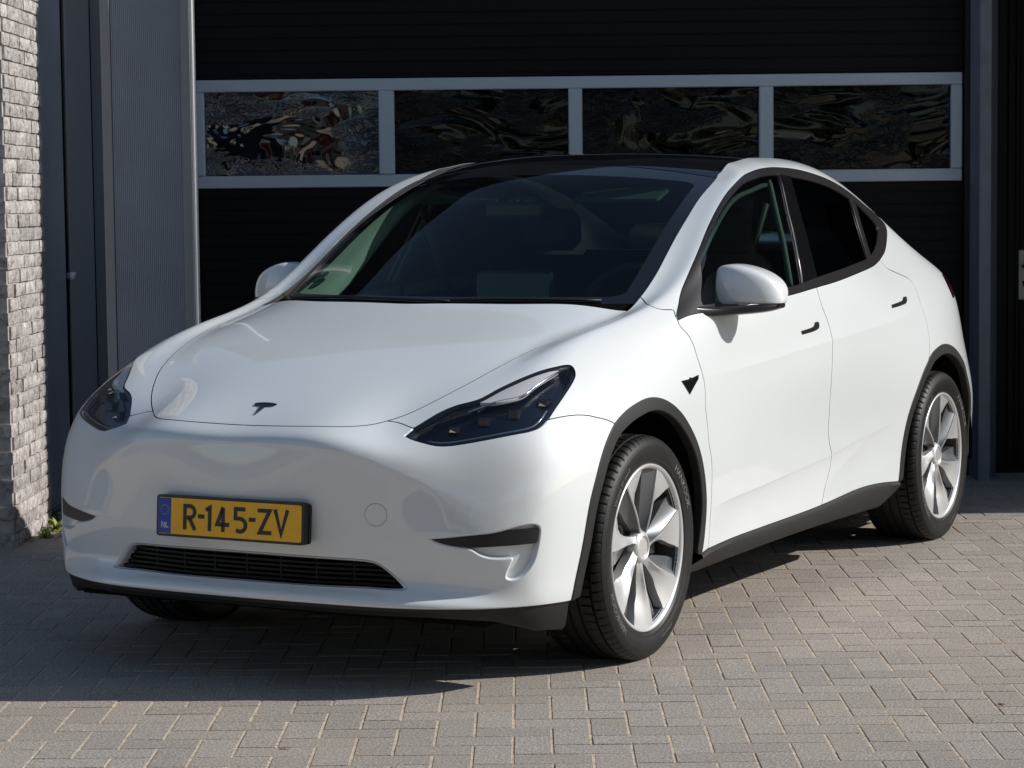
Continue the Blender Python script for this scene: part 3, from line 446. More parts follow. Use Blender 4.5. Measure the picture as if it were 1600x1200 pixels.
def film_mat(fc):
    m=bpy.data.materials.new('crinkled_mirror_film'); m.use_nodes=True; n=m.node_tree.nodes; L=m.node_tree.links; b=n['Principled BSDF']
    b.inputs['Base Color'].default_value=(*fc,1); b.inputs['Metallic'].default_value=1; b.inputs['Roughness'].default_value=.04
    tc=n.new('ShaderNodeTexCoord'); mp=n.new('ShaderNodeMapping'); mp.inputs['Scale'].default_value=(1.0,1,2.1); L.new(tc.outputs['Object'],mp.inputs[0])
    def no(sc,de,di,ro=.5):
        t=n.new('ShaderNodeTexNoise'); t.inputs['Scale'].default_value=sc; t.inputs['Detail'].default_value=de; t.inputs['Distortion'].default_value=di; t.inputs['Roughness'].default_value=ro; L.new(mp.outputs[0],t.inputs['Vector']); return t.outputs[0]
    def mt(op,a,b_):
        q=n.new('ShaderNodeMath'); q.operation=op
        for i_,v in enumerate((a,b_)):
            if isinstance(v,(int,float)): q.inputs[i_].default_value=v
            else: L.new(v,q.inputs[i_])
        return q.outputs[0]
    big=no(1.7,2,1.2); mid=no(8.5,3,2.5,.5); fine=no(26,2,3)
    # sharp folds: ridged noise, only where a slow mask lets them show
    fold=mt('POWER',mt('SUBTRACT',1.0,mt('ABSOLUTE',mt('MULTIPLY',mt('SUBTRACT',mid,.5),6.0),0)),3.0); mask=mt('MULTIPLY',mt('MAXIMUM',mt('SUBTRACT',no(2.6,1,.5),.47),0.0),7.0)
    h=mt('ADD',mt('MULTIPLY',big,.8),mt('ADD',mt('MULTIPLY',mt('MULTIPLY',fold,mask),.10),mt('MULTIPLY',mt('MULTIPLY',fine,mask),.035)))
    bp=n.new('ShaderNodeBump'); bp.inputs['Strength'].default_value=1; bp.inputs['Distance'].default_value=.045; L.new(h,bp.inputs['Height']); L.new(bp.outputs[0],b.inputs['Normal'])
    return m
FILM=film_mat((.155,.16,.165)); FILM_DARK=film_mat((.030,.031,.030))  # one film; darker tint on three panes stands in for darker reflections
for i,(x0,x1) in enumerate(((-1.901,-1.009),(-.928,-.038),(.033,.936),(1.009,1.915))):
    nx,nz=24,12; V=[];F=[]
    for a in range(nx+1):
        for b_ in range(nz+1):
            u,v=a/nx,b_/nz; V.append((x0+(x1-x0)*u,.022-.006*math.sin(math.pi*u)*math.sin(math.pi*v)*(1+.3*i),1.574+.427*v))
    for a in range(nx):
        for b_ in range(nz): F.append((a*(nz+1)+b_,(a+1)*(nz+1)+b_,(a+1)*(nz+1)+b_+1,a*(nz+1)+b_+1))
    mesh_obj('window_film',V,F,FILM if i==0 else FILM_DARK,gd)
dg=bthing('door_guide','dark vertical guide rail right of the garage door','rail',-.02,.1)
MB().box((0-.0,.0,0),(.045,.05,2.95)).obj('rail',mat('guide',(.02,.022,.03),.5,.3),dg,smooth=False)
pl=bthing('grey_pillar','plain grey pillar between the garage door and the side door','pillar',.05,0)
MB().prism([(-.045,-.16),(.012,-.155),(.105,.157),(-.045,.157)],0,2.95).obj('shaft',GREYP,pl,smooth=False)
sd=bthing('side_door','black side door at the right edge with a long steel handle plate','door',.6,.22)
mb=MB().box((-.445,.02,0),(.6,.09,2.5)); mb.box((-.445,-.02,0),(-.39,.02,2.5)); mb.box((-.375,-.005,0),(-.35,.02,2.5)); mb.box((-.335,.0,0),(-.325,.02,2.5)); mb.box((-.31,.005,0),(-.302,.02,2.5)); mb.box((-.445,-.03,0),(.6,.02,.03)); mb.obj('leaf',DARKM,sd,smooth=False)
MB().box((-.45,-.04,2.5),(.6,.02,2.95)).obj('head_panel',DARKM,sd,smooth=False)
STEEL=mat('brushed_steel',(.42,.41,.37),.5,.3)
MB().bbox((-.321,-.004,.895),(-.268,.008,1.152),.003).obj('handle_plate',STEEL,sd,smooth=False)
MB().tube([(-.300,-.004,1.068),(-.300,-.05,1.068),(-.285,-.055,1.068),(-.17,-.055,1.068)],.010,8).obj('lever',CHROME,sd)
MB().tube([(-.295,-.0035,.985),(-.295,-.007,.985)],.0075,10).box((-.2985,-.008,.965),(-.2915,-.0035,.985)).obj('keyhole',DEEP,sd)
# ---------------- weeds and leaf litter at the foot of the brick wall
LEAF=[mat('weed_green',(.10,.19,.035),.6,noise=(40,.4)),mat('weed_yellow',(.25,.28,.06),.6),mat('dry_leaf',(.24,.10,.05),.7,noise=(50,.4))]
def leaf(mb,c,ang,L_,W_,tilt,bend=.3):
    n=4; V=[];F=[]; dx,dy=math.cos(ang),math.sin(ang); nx_,ny_=-dy,dx; z=0; x=0
    for i in range(n+1):
        s=i/n; wd=W_*math.sin(math.pi*min(s*.9+.08,1)); tt=tilt-bend*s; 
        if i: x+=L_/n*math.cos(tt); z+=L_/n*math.sin(tt)
        for q in (-1,1): V.append((c[0]+dx*x+nx_*wd*q,c[1]+dy*x+ny_*wd*q,c[2]+z+abs(q)*wd*.2))
    for i in range(n): F.append((2*i,2*i+1,2*i+3,2*i+2))
    mb.add(V,F)
wl=['small weed nearest the camera at the brick wall foot','bushy low weed beside the brick wall foot','pale green tall weed beside the anthracite panel','flat weed rosette in front of the base rail']
for i,(x,y,s,h) in enumerate(((-4.37,-1.86,.6,.05),(-4.35,-1.62,1.0,.07),(-4.33,-1.36,1.25,.13),(-4.26,-1.22,.8,.06))):
    wd=bthing('weed',wl[i],'weed',x,y,0,'weeds at the wall foot')
    for k in range(3):
        mb=MB()
        for q in range(10): leaf(mb,(random.gauss(0,.022*s),random.gauss(0,.03*s),.0),random.uniform(0,6.28),h*random.uniform(.5,1.2),.008*s*random.uniform(.7,1.5),random.uniform(.3,1.4),random.uniform(.2,1.1))
        mb.obj('foliage',LEAF[(k+i)%2],wd)
mb=MB()
for q in range(170): leaf(mb,(random.gauss(.09,.06),random.uniform(-.62,.5),random.uniform(.0,.012)),random.uniform(0,6.28),random.uniform(.012,.035),random.uniform(.004,.010),random.uniform(-.1,.5),.3)
o=mb.obj('leaf_litter',LEAF[2]); place_b(o,WX,PY1,0); o['kind']='stuff'
mb=MB()
for (x,y) in ((-.92,-5.45),(-1.3,-6.3),(1.5,-5.0),(-3.9,-2.9),(.6,-4.3),(-2.9,-5.9),(-.3,-6.7),(2.2,-5.6)):
    leaf(mb,(x,y,.003),random.uniform(0,6.28),random.uniform(.02,.04),.006,.1,.3)
o=mb.obj('fallen_twigs',LEAF[2]); place_b(o); o['kind']='stuff'
# ================================================================== CAR
CO=np.array([0,1.445,0.])
car=thing('parked_car','white five-door electric hatchback parked nose out with a yellow number plate','car',tuple(CO))
def ccurve(lst,step=.012,smooth=2):
    """uv control points -> evenly spaced smooth uv points"""
    c=np.array(lst,float)
    if len(c)==2: 
        P=Sf(c[:,0],c[:,1]); n=max(2,int(np.linalg.norm(P[1]-P[0])/step)+1); f=np.linspace(0,1,n)[:,None]; return c[0]*(1-f)+c[1]*f
    Q=np.vstack([2*c[0]-c[1],c,2*c[-1]-c[-2]]); out=[]
    for i in range(1,len(Q)-2):
        P=Sf(Q[i:i+2,0],Q[i:i+2,1]); n=max(1,int(np.linalg.norm(P[1]-P[0])/step+.5)); sc=np.array([.45,.14])
        def tj(a,b): return max(np.linalg.norm((Q[a]-Q[b])*sc),1e-5)**.5
        t0=0;t1=t0+tj(i-1,i);t2=t1+tj(i,i+1);t3=t2+tj(i+1,i+2)
        for s in np.linspace(0,1,n,endpoint=False):
            t=t1+(t2-t1)*s
            A1=(t1-t)/(t1-t0)*Q[i-1]+(t-t0)/(t1-t0)*Q[i];A2=(t2-t)/(t2-t1)*Q[i]+(t-t1)/(t2-t1)*Q[i+1];A3=(t3-t)/(t3-t2)*Q[i+1]+(t-t2)/(t3-t2)*Q[i+2]
            B1=(t2-t)/(t2-t0)*A1+(t-t0)/(t2-t0)*A2;B2=(t3-t)/(t3-t1)*A2+(t-t1)/(t3-t1)*A3
            out.append((t2-t)/(t2-t1)*B1+(t-t1)/(t2-t1)*B2)
    out.append(c[-1]); out=np.array(out)
    for _ in range(smooth):
        if len(out)>4: out[1:-1]=out[1:-1]*.5+.25*(out[:-2]+out[2:])
    return out
def U_(name,rev=False,**k):
    c=ccurve(UV[name],**k); return c[::-1] if rev else c
def loop(*cs):
    out=[]
    for c in cs:
        c=np.asarray(c,float)
        for q in c:
            if not out or np.linalg.norm((np.array(q)-out[-1])*[.45,.14])>.0015: out.append(np.array(q))
    if np.linalg.norm((out[0]-out[-1])*[.45,.14])<.0015: out.pop()
    return np.array(out)
def closed(name,step=.006,smooth=1,corners=None):
    c=UV[name]
    if corners is None: c=c+[c[0]]; return loop(ccurve(c,step,smooth))
    n=len(c); segs=[]
    for i,a in enumerate(corners):
        b=corners[(i+1)%len(corners)]; 
        if b<=a: b+=n
        segs.append(ccurve([c[j%n] for j in range(a,b+1)],step,smooth))
    return loop(*segs)
def jac(uv):
    h=1e-3; t,k=uv[:,0],np.minimum(uv[:,1],13.99); P,N=Sf(t,k,True)
    a=(_sf(t+h,k)-_sf(t-h,k))/(2*h); b=(_sf(t,k+h)-_sf(t,k-h))/(2*h); return P,N,a,b
def area(c): x,y=c[:,0],c[:,1]; return .5*np.sum(x*np.roll(y,-1)-y*np.roll(x,-1))
def offset_loop(c,d,hole=False):
    """move a loop inwards (towards the panel) by d metres, staying on the surface"""
    P,N,a,b=jac(c); n=len(c); free=np.abs(P[:,0])<1e-4
    T=np.roll(P,-1,0)-np.roll(P,1,0); T/=np.linalg.norm(T,axis=1)[:,None]+1e-12
    s=1 if area(c)>0 else -1
    if hole: s=-s
    D=np.cross(N,T)*s    # inward for ccw in uv seen from outside
    # mitre
    e=np.roll(P,-1,0)-P; e/=np.linalg.norm(e,axis=1)[:,None]+1e-12; ep=np.roll(e,1,0); cs=np.clip((e*ep).sum(1),-1,1); mit=1/np.sqrt(np.maximum((1+cs)/2,.12))
    D=D*mit[:,None]
    D[free,0]=0
    out=c.copy()
    for i in range(n):
        J=np.stack([a[i],b[i]],-1); st=np.linalg.lstsq(J,D[i]*d,rcond=None)[0]
        if free[i]: st[0]=0
        out[i]+=st
    return out,D,N,free
def inpoly(p,c):
    x,y=p[:,0],p[:,1]; r=np.zeros(len(p),bool); x1,y1=c[:,0],c[:,1]; x2,y2=np.roll(x1,-1),np.roll(y1,-1)
    for a,b,cx,d in zip(x1,y1,x2,y2):
        m=((b>y)!=(d>y))&(x<(cx-a)*(y-b)/((d-b) if d!=b else 1e-12)+a); r^=m
    return r
FL=[(.0006,.0006),(.0008,.0018),(.0008,.016)]
def panel(name,outer,holes=(),m=PAINT,inset=.0026,off=0.0,flange=FL,hflange=None,du=.05,dk=.10,extra=None,center=False,both=True,parent=None,hinset=None,label=None,sides=(1,-1),hoff=None):
    S1=np.array([.45,.14]); loops=[]
    o,D,N,free=offset_loop(outer,inset); loops.append((o,flange))
    for i,h in enumerate(holes):
        q=offset_loop(h,(inset if hinset is None else (hinset[i] if isinstance(hinset,(list,tuple)) else hinset)),True)[0]; loops.append((q,flange if hflange is None else (hflange[i] if isinstance(hflange,list) and isinstance(hflange[0],list) else hflange)))
    pts=np.vstack([l[0] for l in loops]); E=[];b=0; xt=np.zeros((0,2))
    if extra is not None:
        xt=np.asarray(extra,float); ok=inpoly(xt,o)
        for l,_ in loops[1:]: ok&=~inpoly(xt,l)
        xt=xt[ok]; dd=np.array([np.sqrt((((q-pts)*S1)**2).sum(1)).min() for q in xt]); xt=xt[dd>.0035]
    for l,_ in loops:
        n=len(l); E+=[(b+i,b+(i+1)%n) for i in range(n)]; b+=n
    mn,mx=o.min(0),o.max(0)
    g=np.array([(x,y) for i,x in enumerate(np.arange(mn[0]+du/2,mx[0],du)) for y in np.arange(mn[1]+(dk/2 if i%2 else dk),mx[1],dk)]).reshape(-1,2)
    if len(g):
        ok=inpoly(g,o)
        for l,_ in loops[1:]: ok&=~inpoly(g,l)
        g=g[ok]
        if len(g):
            bp=np.vstack([pts,xt])*S1; gs=g*S1; keep=np.ones(len(g),bool)
            for i in range(0,len(g),500):
                d=np.sqrt(((gs[i:i+500,None]-bp[None])**2).sum(-1)).min(1); keep[i:i+500]=d>.007
            g=g[keep]
    allp=np.vstack([pts,xt,g]) if len(g) else np.vstack([pts,xt])
    r=delaunay_2d_cdt([Vector(p*S1) for p in allp],E,[],0,1e-7)
    vo=np.array([tuple(v) for v in r[0]])/S1; T=np.array([f for f in r[2]]); c=vo[T].mean(1)
    ok=inpoly(c,o)
    for l,_ in loops[1:]: ok&=~inpoly(c,l)
    T=T[ok]; P,Nn=Sf(vo[:,0],np.minimum(vo[:,1],14.),True); V=P+Nn*off
    fn=np.cross(V[T[:,1]]-V[T[:,0]],V[T[:,2]]-V[T[:,0]]); fl=(fn*Nn[T].mean(1)).sum(1)<0; T[fl]=T[fl][:,::-1]
    V=V.tolist(); NN=Nn.tolist(); F=T.tolist(); FI=[0]*len(F)
    for li,(l,flg) in enumerate(loops):
        if not flg: continue
        P,Nr,_,_=jac(l); P=P+Nr*off; n=len(l); D=offset_loop(l,0,li>0)[1]; D=D/(np.linalg.norm(D,axis=1)[:,None]+1e-12); free=np.abs(P[:,0])<1e-4
        rings=[(P,Nr)]
        for q,(a_,dd) in enumerate(flg): 
            nn=-D if q else (-D*.7+Nr*.7); rings.append((P-D*a_-Nr*dd,nn))
        b0=len(V)
        for p_,n_r in rings: V+=p_.tolist(); NN+=n_r.tolist()
        sg=(1 if area(l)>0 else -1)*(-1 if li>0 else 1)
        for i in range(n):
            j=(i+1)%n
            if free[i] and free[j]: continue
            for q in range(len(rings)-1):
                f=(b0+q*n+i,b0+(q+1)*n+i,b0+(q+1)*n+j,b0+q*n+j); F.append(f if sg>0 else f[::-1]); FI.append(1 if (q>=1 and m is PAINT and len(flg)==3 and flg is FL) else 0)
    V=np.array(V); NN=np.array(NN); 
    if center:
        b=len(V); V2=np.vstack([V,V*MIR]); N2=np.vstack([NN,NN*MIR]); F2=list(map(tuple,F))+[tuple(i+b for i in f[::-1]) for f in F]
        o_=mesh_obj(name,V2,F2,[m,GAPM],parent or car,normals=N2,off=CO,label=label); o_.data.polygons.foreach_set('material_index',FI+FI); return [o_]
    out=[]
    for s in sides:
        if s==1: out.append(mesh_obj(name,V,F,[m,GAPM],parent[0] if isinstance(parent,list) else (parent or car),normals=NN,off=CO,label=label))
        else: out.append(mesh_obj(name,V*MIR,[f[::-1] for f in F],[m,GAPM],parent[1] if isinstance(parent,list) else (parent or car),normals=NN*MIR,off=CO,label=label))
        out[-1].data.polygons.foreach_set('material_index',FI)
    return out
def strip3(name,rows,m,parent=None,both=True,smooth=True,sharp=40):
    """skin a list of 3D polylines (same length)"""
    out=[]
    for s in ((1,-1) if both else (1,)):
        V=np.vstack([np.asarray(r_)*(np.array([s,1,1])) for r_ in rows]); n=len(rows[0]); F=[]
        for i in range(len(rows)-1):
            for j in range(n-1): f=(i*n+j,i*n+j+1,(i+1)*n+j+1,(i+1)*n+j); F.append(f if s<0 else f[::-1])
        out.append(mesh_obj(name,V,F,m,parent or car,off=CO,sharp=sharp))
    return out
# ---- curves
hoodF,hoodS,hoodR,fgap=U_('hoodF'),U_('hoodS'),U_('hoodR'),U_('fgap')
HLt,HLb,HLn=U_('HLtop',step=.008),U_('HLbot',step=.008),U_('HLtip',step=.008)
fb2=U_('fb2'); DG1,DG2,DG3=U_('DG1'),U_('DG2'),U_('DG3'); sA,sB,sC=U_('sillA'),U_('sillB'),U_('sillC')
dT,dA,dB=U_('dloTop'),U_('dloA'),U_('dloB'); apb,apin=U_('apb'),U_('apin'); lip=U_('lip',step=.02); header=U_('header',step=.02); cowlX=U_('cowlX')
aF,aFi,aR,aRi=U_('archF'),U_('archFi'),U_('archR'),U_('archRi')
R_=lambda c:c[::-1]
def cutat(c,p):
    i=int(np.argmin(np.linalg.norm((c-np.array(p))*[.45,.14],axis=1))); return c[:i+1],c[i:]
aF1,aF2=cutat(aF,fb2[-1]); aR1,aR2=cutat(aR,DG3[-1])
railin=ccurve([tuple(apin[-1]),*UV['rail'],(13.6,12.5)],step=.03)
def line(a,b,n=12): f=np.linspace(0,1,n)[:,None]; return np.array(a)*(1-f)+np.array(b)*f
# ---- body panels
gl=loop(R_(U_('grille',step=.012))); 
# grille opening is closed across the centre: make a half loop and let it run along x=0
bump_outer=loop(line((0,lip[0][1]),lip[0],2),lip,aF1,R_(fb2),HLb,HLn,R_(fgap),R_(hoodF),line((0,hoodF[0][1]),(0,UV['grille'][0][1]),20),U_('grille',step=.01),line((0,UV['grille'][-1][1]),(0,lip[0][1]),6))
notch=closed('notch',corners=[0,8,16]); tow=UV['tow'][0]
def circ(uv,r,n=36):
    P,N,a,b=jac(np.array([uv])); e=np.cross(N[0],[0,0,1]); e/=np.linalg.norm(e); f=np.cross(e,N[0]); out=[]
    for i in range(n):
        th=2*math.pi*i/n; d=(e*math.cos(th)+f*math.sin(th))*r; st=np.linalg.lstsq(np.stack([a[0],b[0]],-1),d,rcond=None)[0]; out.append(np.array(uv)+st)
    return np.array(out)
towc=circ(tow,.0335)
def crease_pts(T,K,t0,t1,n,offs): t=np.linspace(t0,t1,n); k=np.interp(t,T,K); return np.vstack([np.c_[t,k+o_] for o_ in offs])
bumper=panel('front_bumper',bump_outer,[notch,towc],center=True,du=.03,dk=.07,extra=np.vstack([crease_pts(CRT,CRK,.02,2.6,170,(.10,.03,0,-.03,-.08,-.14,-.22)),crease_pts(CRT,CRK,2.6,2.74,30,(0,))]),hflange=[[(.003,.001),(.006,.004),(.007,.024)],[(.0005,.0005),(.0006,.004)]],hinset=[.0005,.0011],flange=[(.0015,.001),(.004,.004),(.005,.02)])[0]
# tow cover is off-centre and only on the left side: close the right-hand opening with a flush cover of the same paint
panel('tow_cover',towc,inset=.0012,flange=[(.0004,.0005),(.0005,.004)],du=.02,dk=.05,sides=(1,))
panel('bumper_plug',towc,inset=-.0022,flange=None,du=.02,dk=.05,sides=(-1,),off=.00015)
panel('cover_gap_shade',towc,inset=-.004,flange=None,du=.02,dk=.05,sides=(1,),off=-.0045,m=GAPM)  # dark disc behind the cover paints the shade of its ring gap
hood_outer=loop(hoodF,hoodS,hoodR,line((0,hoodR[-1][1]),(0,hoodF[0][1]),60))
panel('hood',hood_outer,center=True,du=.06,dk=.07)
sens=closed('sensorT',.004,0,corners=[0,2,3,4])
panel('fender',loop(hoodS,cowlX,apb,DG1,R_(sA),R_(aF2),R_(fb2),R_(HLt),R_(fgap)),[sens],hinset=.0004,hflange=[(.0006,.0006),(.0008,.006)])
h1,h2=closed('h1',.004,0,corners=[0,1,5,6]),closed('h2',.004,0,corners=[0,1,5,6])
EX=np.vstack([crease_pts(SHT,SHK,6.8,12,330,(.12,.04,0,-.04,-.12)),crease_pts(LWT,LWK,7.0,11.1,260,(.08,.02,-.02,-.08,-.16))])
fd=panel('front_door',loop(DG1,sB,R_(DG2),R_(dA)),[h1],extra=EX,hinset=.0004,hflange=[(.0008,.0008),(.001,.008)])
rd=panel('rear_door',loop(DG2,sC,aR1,R_(DG3),R_(dB)),[h2],extra=EX,hinset=.0004,hflange=[(.0008,.0008),(.001,.008)])
for hs,h_ in ((fd,h1),(rd,h2)): panel('door_handle',h_,m=PIANO,inset=.0012,off=.0012,flange=[(.001,.001),(.001,.006)],du=.03,dk=.06,parent=hs)
_t=UV['tail']; tailL=loop(ccurve(_t,.01),ccurve([_t[-1],(13.9,7.6),(14.62,7.7),(14.6,8.45),(14.0,8.62),(13.5,8.75),_t[0]],.01))
bs_outer=loop(apin,railin,line((13.6,12.5),(13.6,8.9),30),line((13.6,8.9),(15.2,8.0),20),line((15.2,8.0),(15.98,7.3),10),line((15.98,7.3),(15.98,.9),40),line((15.98,.9),(13.35,.9),30),line((13.35,.9),aR2[-1],3),R_(aR2),DG3[::-1],dT,R_(apb))
bside=panel('body_side',bs_outer,[tailL],du=.06,dk=.10)
panel('tail_lamp',tailL,m=RED,inset=.001,flange=[(.002,.001),(.002,.01)])
panel('tailgate',loop(line((13.63,12.4),(13.63,9.0),30),line((13.66,8.9),(15.2,8.1),20),line((15.2,8.1),(16,7.4),10),line((16,7.4),(16,13.9),60),line((16,13.9),(13.9,12.9),20)),center=False,du=.08,dk=.15)
# glass
# windscreen and roof glass: one lofted surface from the cowl over the header to the tail, arched between the pillar and rail edges
EW=np.array([[0.7057, 0.4224, 1.098], [0.7013, 0.4846, 1.1307], [0.6971, 0.5424, 1.1634], [0.6931, 0.597, 1.1961], [0.6891, 0.6498, 1.2288], [0.685, 0.702, 1.2615], [0.6806, 0.7551, 1.2942], [0.6757, 0.8103, 1.3269], [0.6703, 0.8689, 1.3596], [0.664, 0.9322, 1.3923], [0.6569, 1.0017, 1.425], [0.6487, 1.0785, 1.4577], [0.6393, 1.164, 1.4904], [0.6286, 1.2595, 1.5232]])
RL=Sf(railin[4:,0],railin[4:,1])-[0,0,.006]; EP=np.vstack([EW,RL])
es=np.r_[0,np.cumsum(np.linalg.norm(np.diff(EP,axis=0),axis=1))]; iw=len(EW)-1; ek=np.where(np.arange(len(es))<=iw,es/es[iw]*8,8+(es-es[iw])/.125)
# smooth the edge a little
for _ in range(6): EP[1:-1]=.5*EP[1:-1]+.25*(EP[:-2]+EP[2:])
KM=ek[-1]
CY=np.array([.125,.50,.85,1.05,1.13,1.22,1.35,1.55,1.80,2.1,2.5,2.85,3.1]); CZ=np.array([1.100,1.290,1.463,1.548,1.573,1.591,1.607,1.617,1.616,1.602,1.555,1.49,1.425])
ck=np.array([0,3.05,6.0,7.55,8.0]); 
ce_y=np.interp(8+np.array([0,.6,1.6,3,5,8,11]),ek,EP[:,1])
CK=np.r_[ck, 9.0,10.2,12.0,14.0,16.4,19.6,22.6,max(KM,24.8)]
def spl(x,X,Y):
    # natural cubic through the profile points
    n=len(X); h=np.diff(X); A=np.zeros((n,n)); b=np.zeros(n); A[0,0]=A[-1,-1]=1
    for i in range(1,n-1): A[i,i-1]=h[i-1]; A[i,i]=2*(h[i-1]+h[i]); A[i,i+1]=h[i]; b[i]=3*((Y[i+1]-Y[i])/h[i]-(Y[i]-Y[i-1])/h[i-1])
    c=np.linalg.solve(A,b); i=np.clip(np.searchsorted(X,x)-1,0,n-2); d=(c[i+1]-c[i])/(3*h[i]); bb=(Y[i+1]-Y[i])/h[i]-h[i]*(2*c[i]+c[i+1])/3; q=x-X[i]; return Y[i]+bb*q+c[i]*q*q+d*q**3
TW=1.5
def loft_raw(t,k):
    t=np.asarray(t,float);k=np.asarray(k,float); kk=np.clip(k,0,KM); ex=np.stack([np.interp(kk,ek,EP[:,i]) for i in range(3)],-1)
    cy=spl(kk,CK,CY); cz=spl(kk,CK,CZ); f=t/TW; p_=2+.5*ramp(k,6.5,11); g=np.abs(f)**p_
    P=np.stack([ex[...,0]*f,cy+(ex[...,1]-cy)*g,cz+(ex[...,2]-cz)*g],-1); return P
_S0,_s0=Sf,_sf
def Sf_loft(t,k,nrm=False):
    P=loft_raw(t,k)
    if not nrm: return P
    t=np.asarray(t,float);k=np.asarray(k,float)
    a=loft_raw(t+.02,k)-loft_raw(t-.02,k); b=loft_raw(t,np.minimum(k+.25,KM))-loft_raw(t,np.maximum(k-.25,0)); N=np.cross(a,b); N/=np.linalg.norm(N,axis=-1)[...,None]+1e-12; return P,N
Sf=Sf_loft; _sf=lambda t,k: loft_raw(t,k)
def seg(a,b,n): return line(a,b,n)
PT,PB,PS=7.32,.42,TW*.925
corner=lambda cx,cy,rx,ry,a0,a1: [(cx+rx*math.cos(math.radians(a)),cy+ry*math.sin(math.radians(a))) for a in np.linspace(a0,a1,8)]
paneL=loop(seg((0,PB),(PS-.10,PB),50),corner(PS-.10,PB+.3,.10,.3,-90,0),seg((PS,PB+.3),(PS,PT-.35),60),corner(PS-.12,PT-.35,.12,.35,0,90),seg((PS-.12,PT),(0,PT),50))
pane=loop(paneL,seg((0,PT),(0,PB),40))
ring=loop(seg((0,0),(TW,0),60),seg((TW,0),(TW,8),70),seg((TW,8),(0,8),50),seg((0,8),(0,PT),4),R_(paneL),seg((0,PB),(0,0),4))
frit=panel('windscreen_border',ring,m=GBLACK,center=True,inset=.0012,off=-.0025,flange=None,du=.05,dk=.12)[0]
wsc=panel('windscreen',pane,m=WSG,center=True,inset=0,off=-.0025,flange=None,du=.06,dk=.14)[0]
panel('roof_glass',loop(seg((0,8.02),(TW,8.02),50),seg((TW,8.02),(TW,KM),120),seg((TW,KM),(0,KM),30),seg((0,KM),(0,8.02),90)),m=ROOFG,center=True,off=-.001,inset=.001,du=.08,dk=.2)
WSF=(Sf,_sf)
# roof lining, cowl and rear shelf close the cabin
tq,kq=np.meshgrid(np.linspace(0,TW*1.09,14),np.linspace(8.3,KM,60),indexing='ij'); Pq,Nq=Sf(tq.ravel(),kq.ravel(),True); Pq=Pq-Nq*.028
Fq=[(i*60+j,(i+1)*60+j,(i+1)*60+j+1,i*60+j+1) for i in range(13) for j in range(59)]
for s in (1,-1): mesh_obj('roof_lining',Pq*[s,1,1],Fq,HEADLM,car,off=CO)
tq=np.linspace(-TW*1.05,TW*1.05,60); Bq=loft_raw(np.abs(tq),np.zeros(60)); Bq[:,0]*=np.sign(tq); B2=Bq*[.97,1,1]+[0,-.05,-.075]; B3=B2+[0,0,-.25]; B0=Bq+[0,.05,-.03]; 
mesh_obj('cowl',np.vstack([Bq-[0,0,.001],B2*[1,1,1]+[0,.02,.02],B2,B3]),[(i*60+j,i*60+j+1,(i+1)*60+j+1,(i+1)*60+j) for i in range(3) for j in range(59)],DEEP,car,off=CO)
MB().box((-.66,2.9,.5),(.66,2.93,1.2)).obj('rear_bulkhead',DEEP,car,off=CO,smooth=False)
Sf,_sf=_S0,_s0
gF,gR,gQ=closed('gF',corners=[0,2,9,13]),closed('gR',corners=[0,3,5,7]),closed('gQ',corners=[0,5])
dlo=loop(dT,dA,dB)
trim=panel('window_trim',dlo,[gF,gR,gQ],m=PIANO,off=-.001,inset=.001,hinset=0,hflange=[(.0008,.001),(.001,.012)],du=.04,dk=.08)
panel('front_side_window',gF,m=SIDEG,off=-.006,inset=-.004,flange=None); panel('rear_side_window',gR,m=PRIVG,off=-.006,inset=-.004,flange=None); panel('quarter_window',gQ,m=PRIVG,off=-.006,inset=-.004,flange=None)
# thin bright reflections come from the pillar cover edges
panel('pillar_cover',loop(ccurve([(UV['gF'][9]),(UV['gF'][10]),(UV['gF'][11]),(UV['gF'][12]),(UV['gF'][13])],.01),ccurve([(UV['gR'][7]),(UV['gR'][9]),(UV['gR'][0])],.01)),m=GBLACK,inset=.002,off=.0015,flange=[(.001,.001),(.001,.003)])
# wheel arch trims, wheels follow
AFL=[(.002,.002),(.003,.008),(.003,.030)]
panel('wheel_arch_trim',loop(aF,R_(aFi)),m=BLACKPL,inset=.0005,off=.004,flange=AFL,du=.03,dk=.09)
panel('wheel_arch_trim',loop(aR,R_(aRi)),m=BLACKPL,inset=.0005,off=.004,flange=AFL,du=.03,dk=.09)
# sill
sill=loop(sA,sB,sC); sill=sill[np.r_[0:len(sill)]]
top=Sf(sill[:,0],sill[:,1]); nn=Sf(sill[:,0],sill[:,1],True)[1]; s_=np.linspace(0,1,len(top))
bz=.205+.012*np.sin(s_*math.pi)+.03*np.clip((s_-.93)/.07,0,1); bx=.888-.0*s_
yb=top[:,1]-.10*(1-s_)**7
r0=top-nn*.012; r1=top+nn*.003; r2=np.c_[top[:,0]+.010,top[:,1],top[:,2]-.012]; r3=np.c_[top[:,0]*.35+(bx+.02)*.65,yb,top[:,2]*.45+bz*.55]; r4=np.c_[bx+.008,yb,bz+.012]; r5=np.c_[bx-.006,yb,bz]; r6=np.c_[bx-.14,yb,bz+.01]
strip3('sill_trim',[r0,r1,r2,r3,r4,r5,r6],BLACKPL,sharp=50)
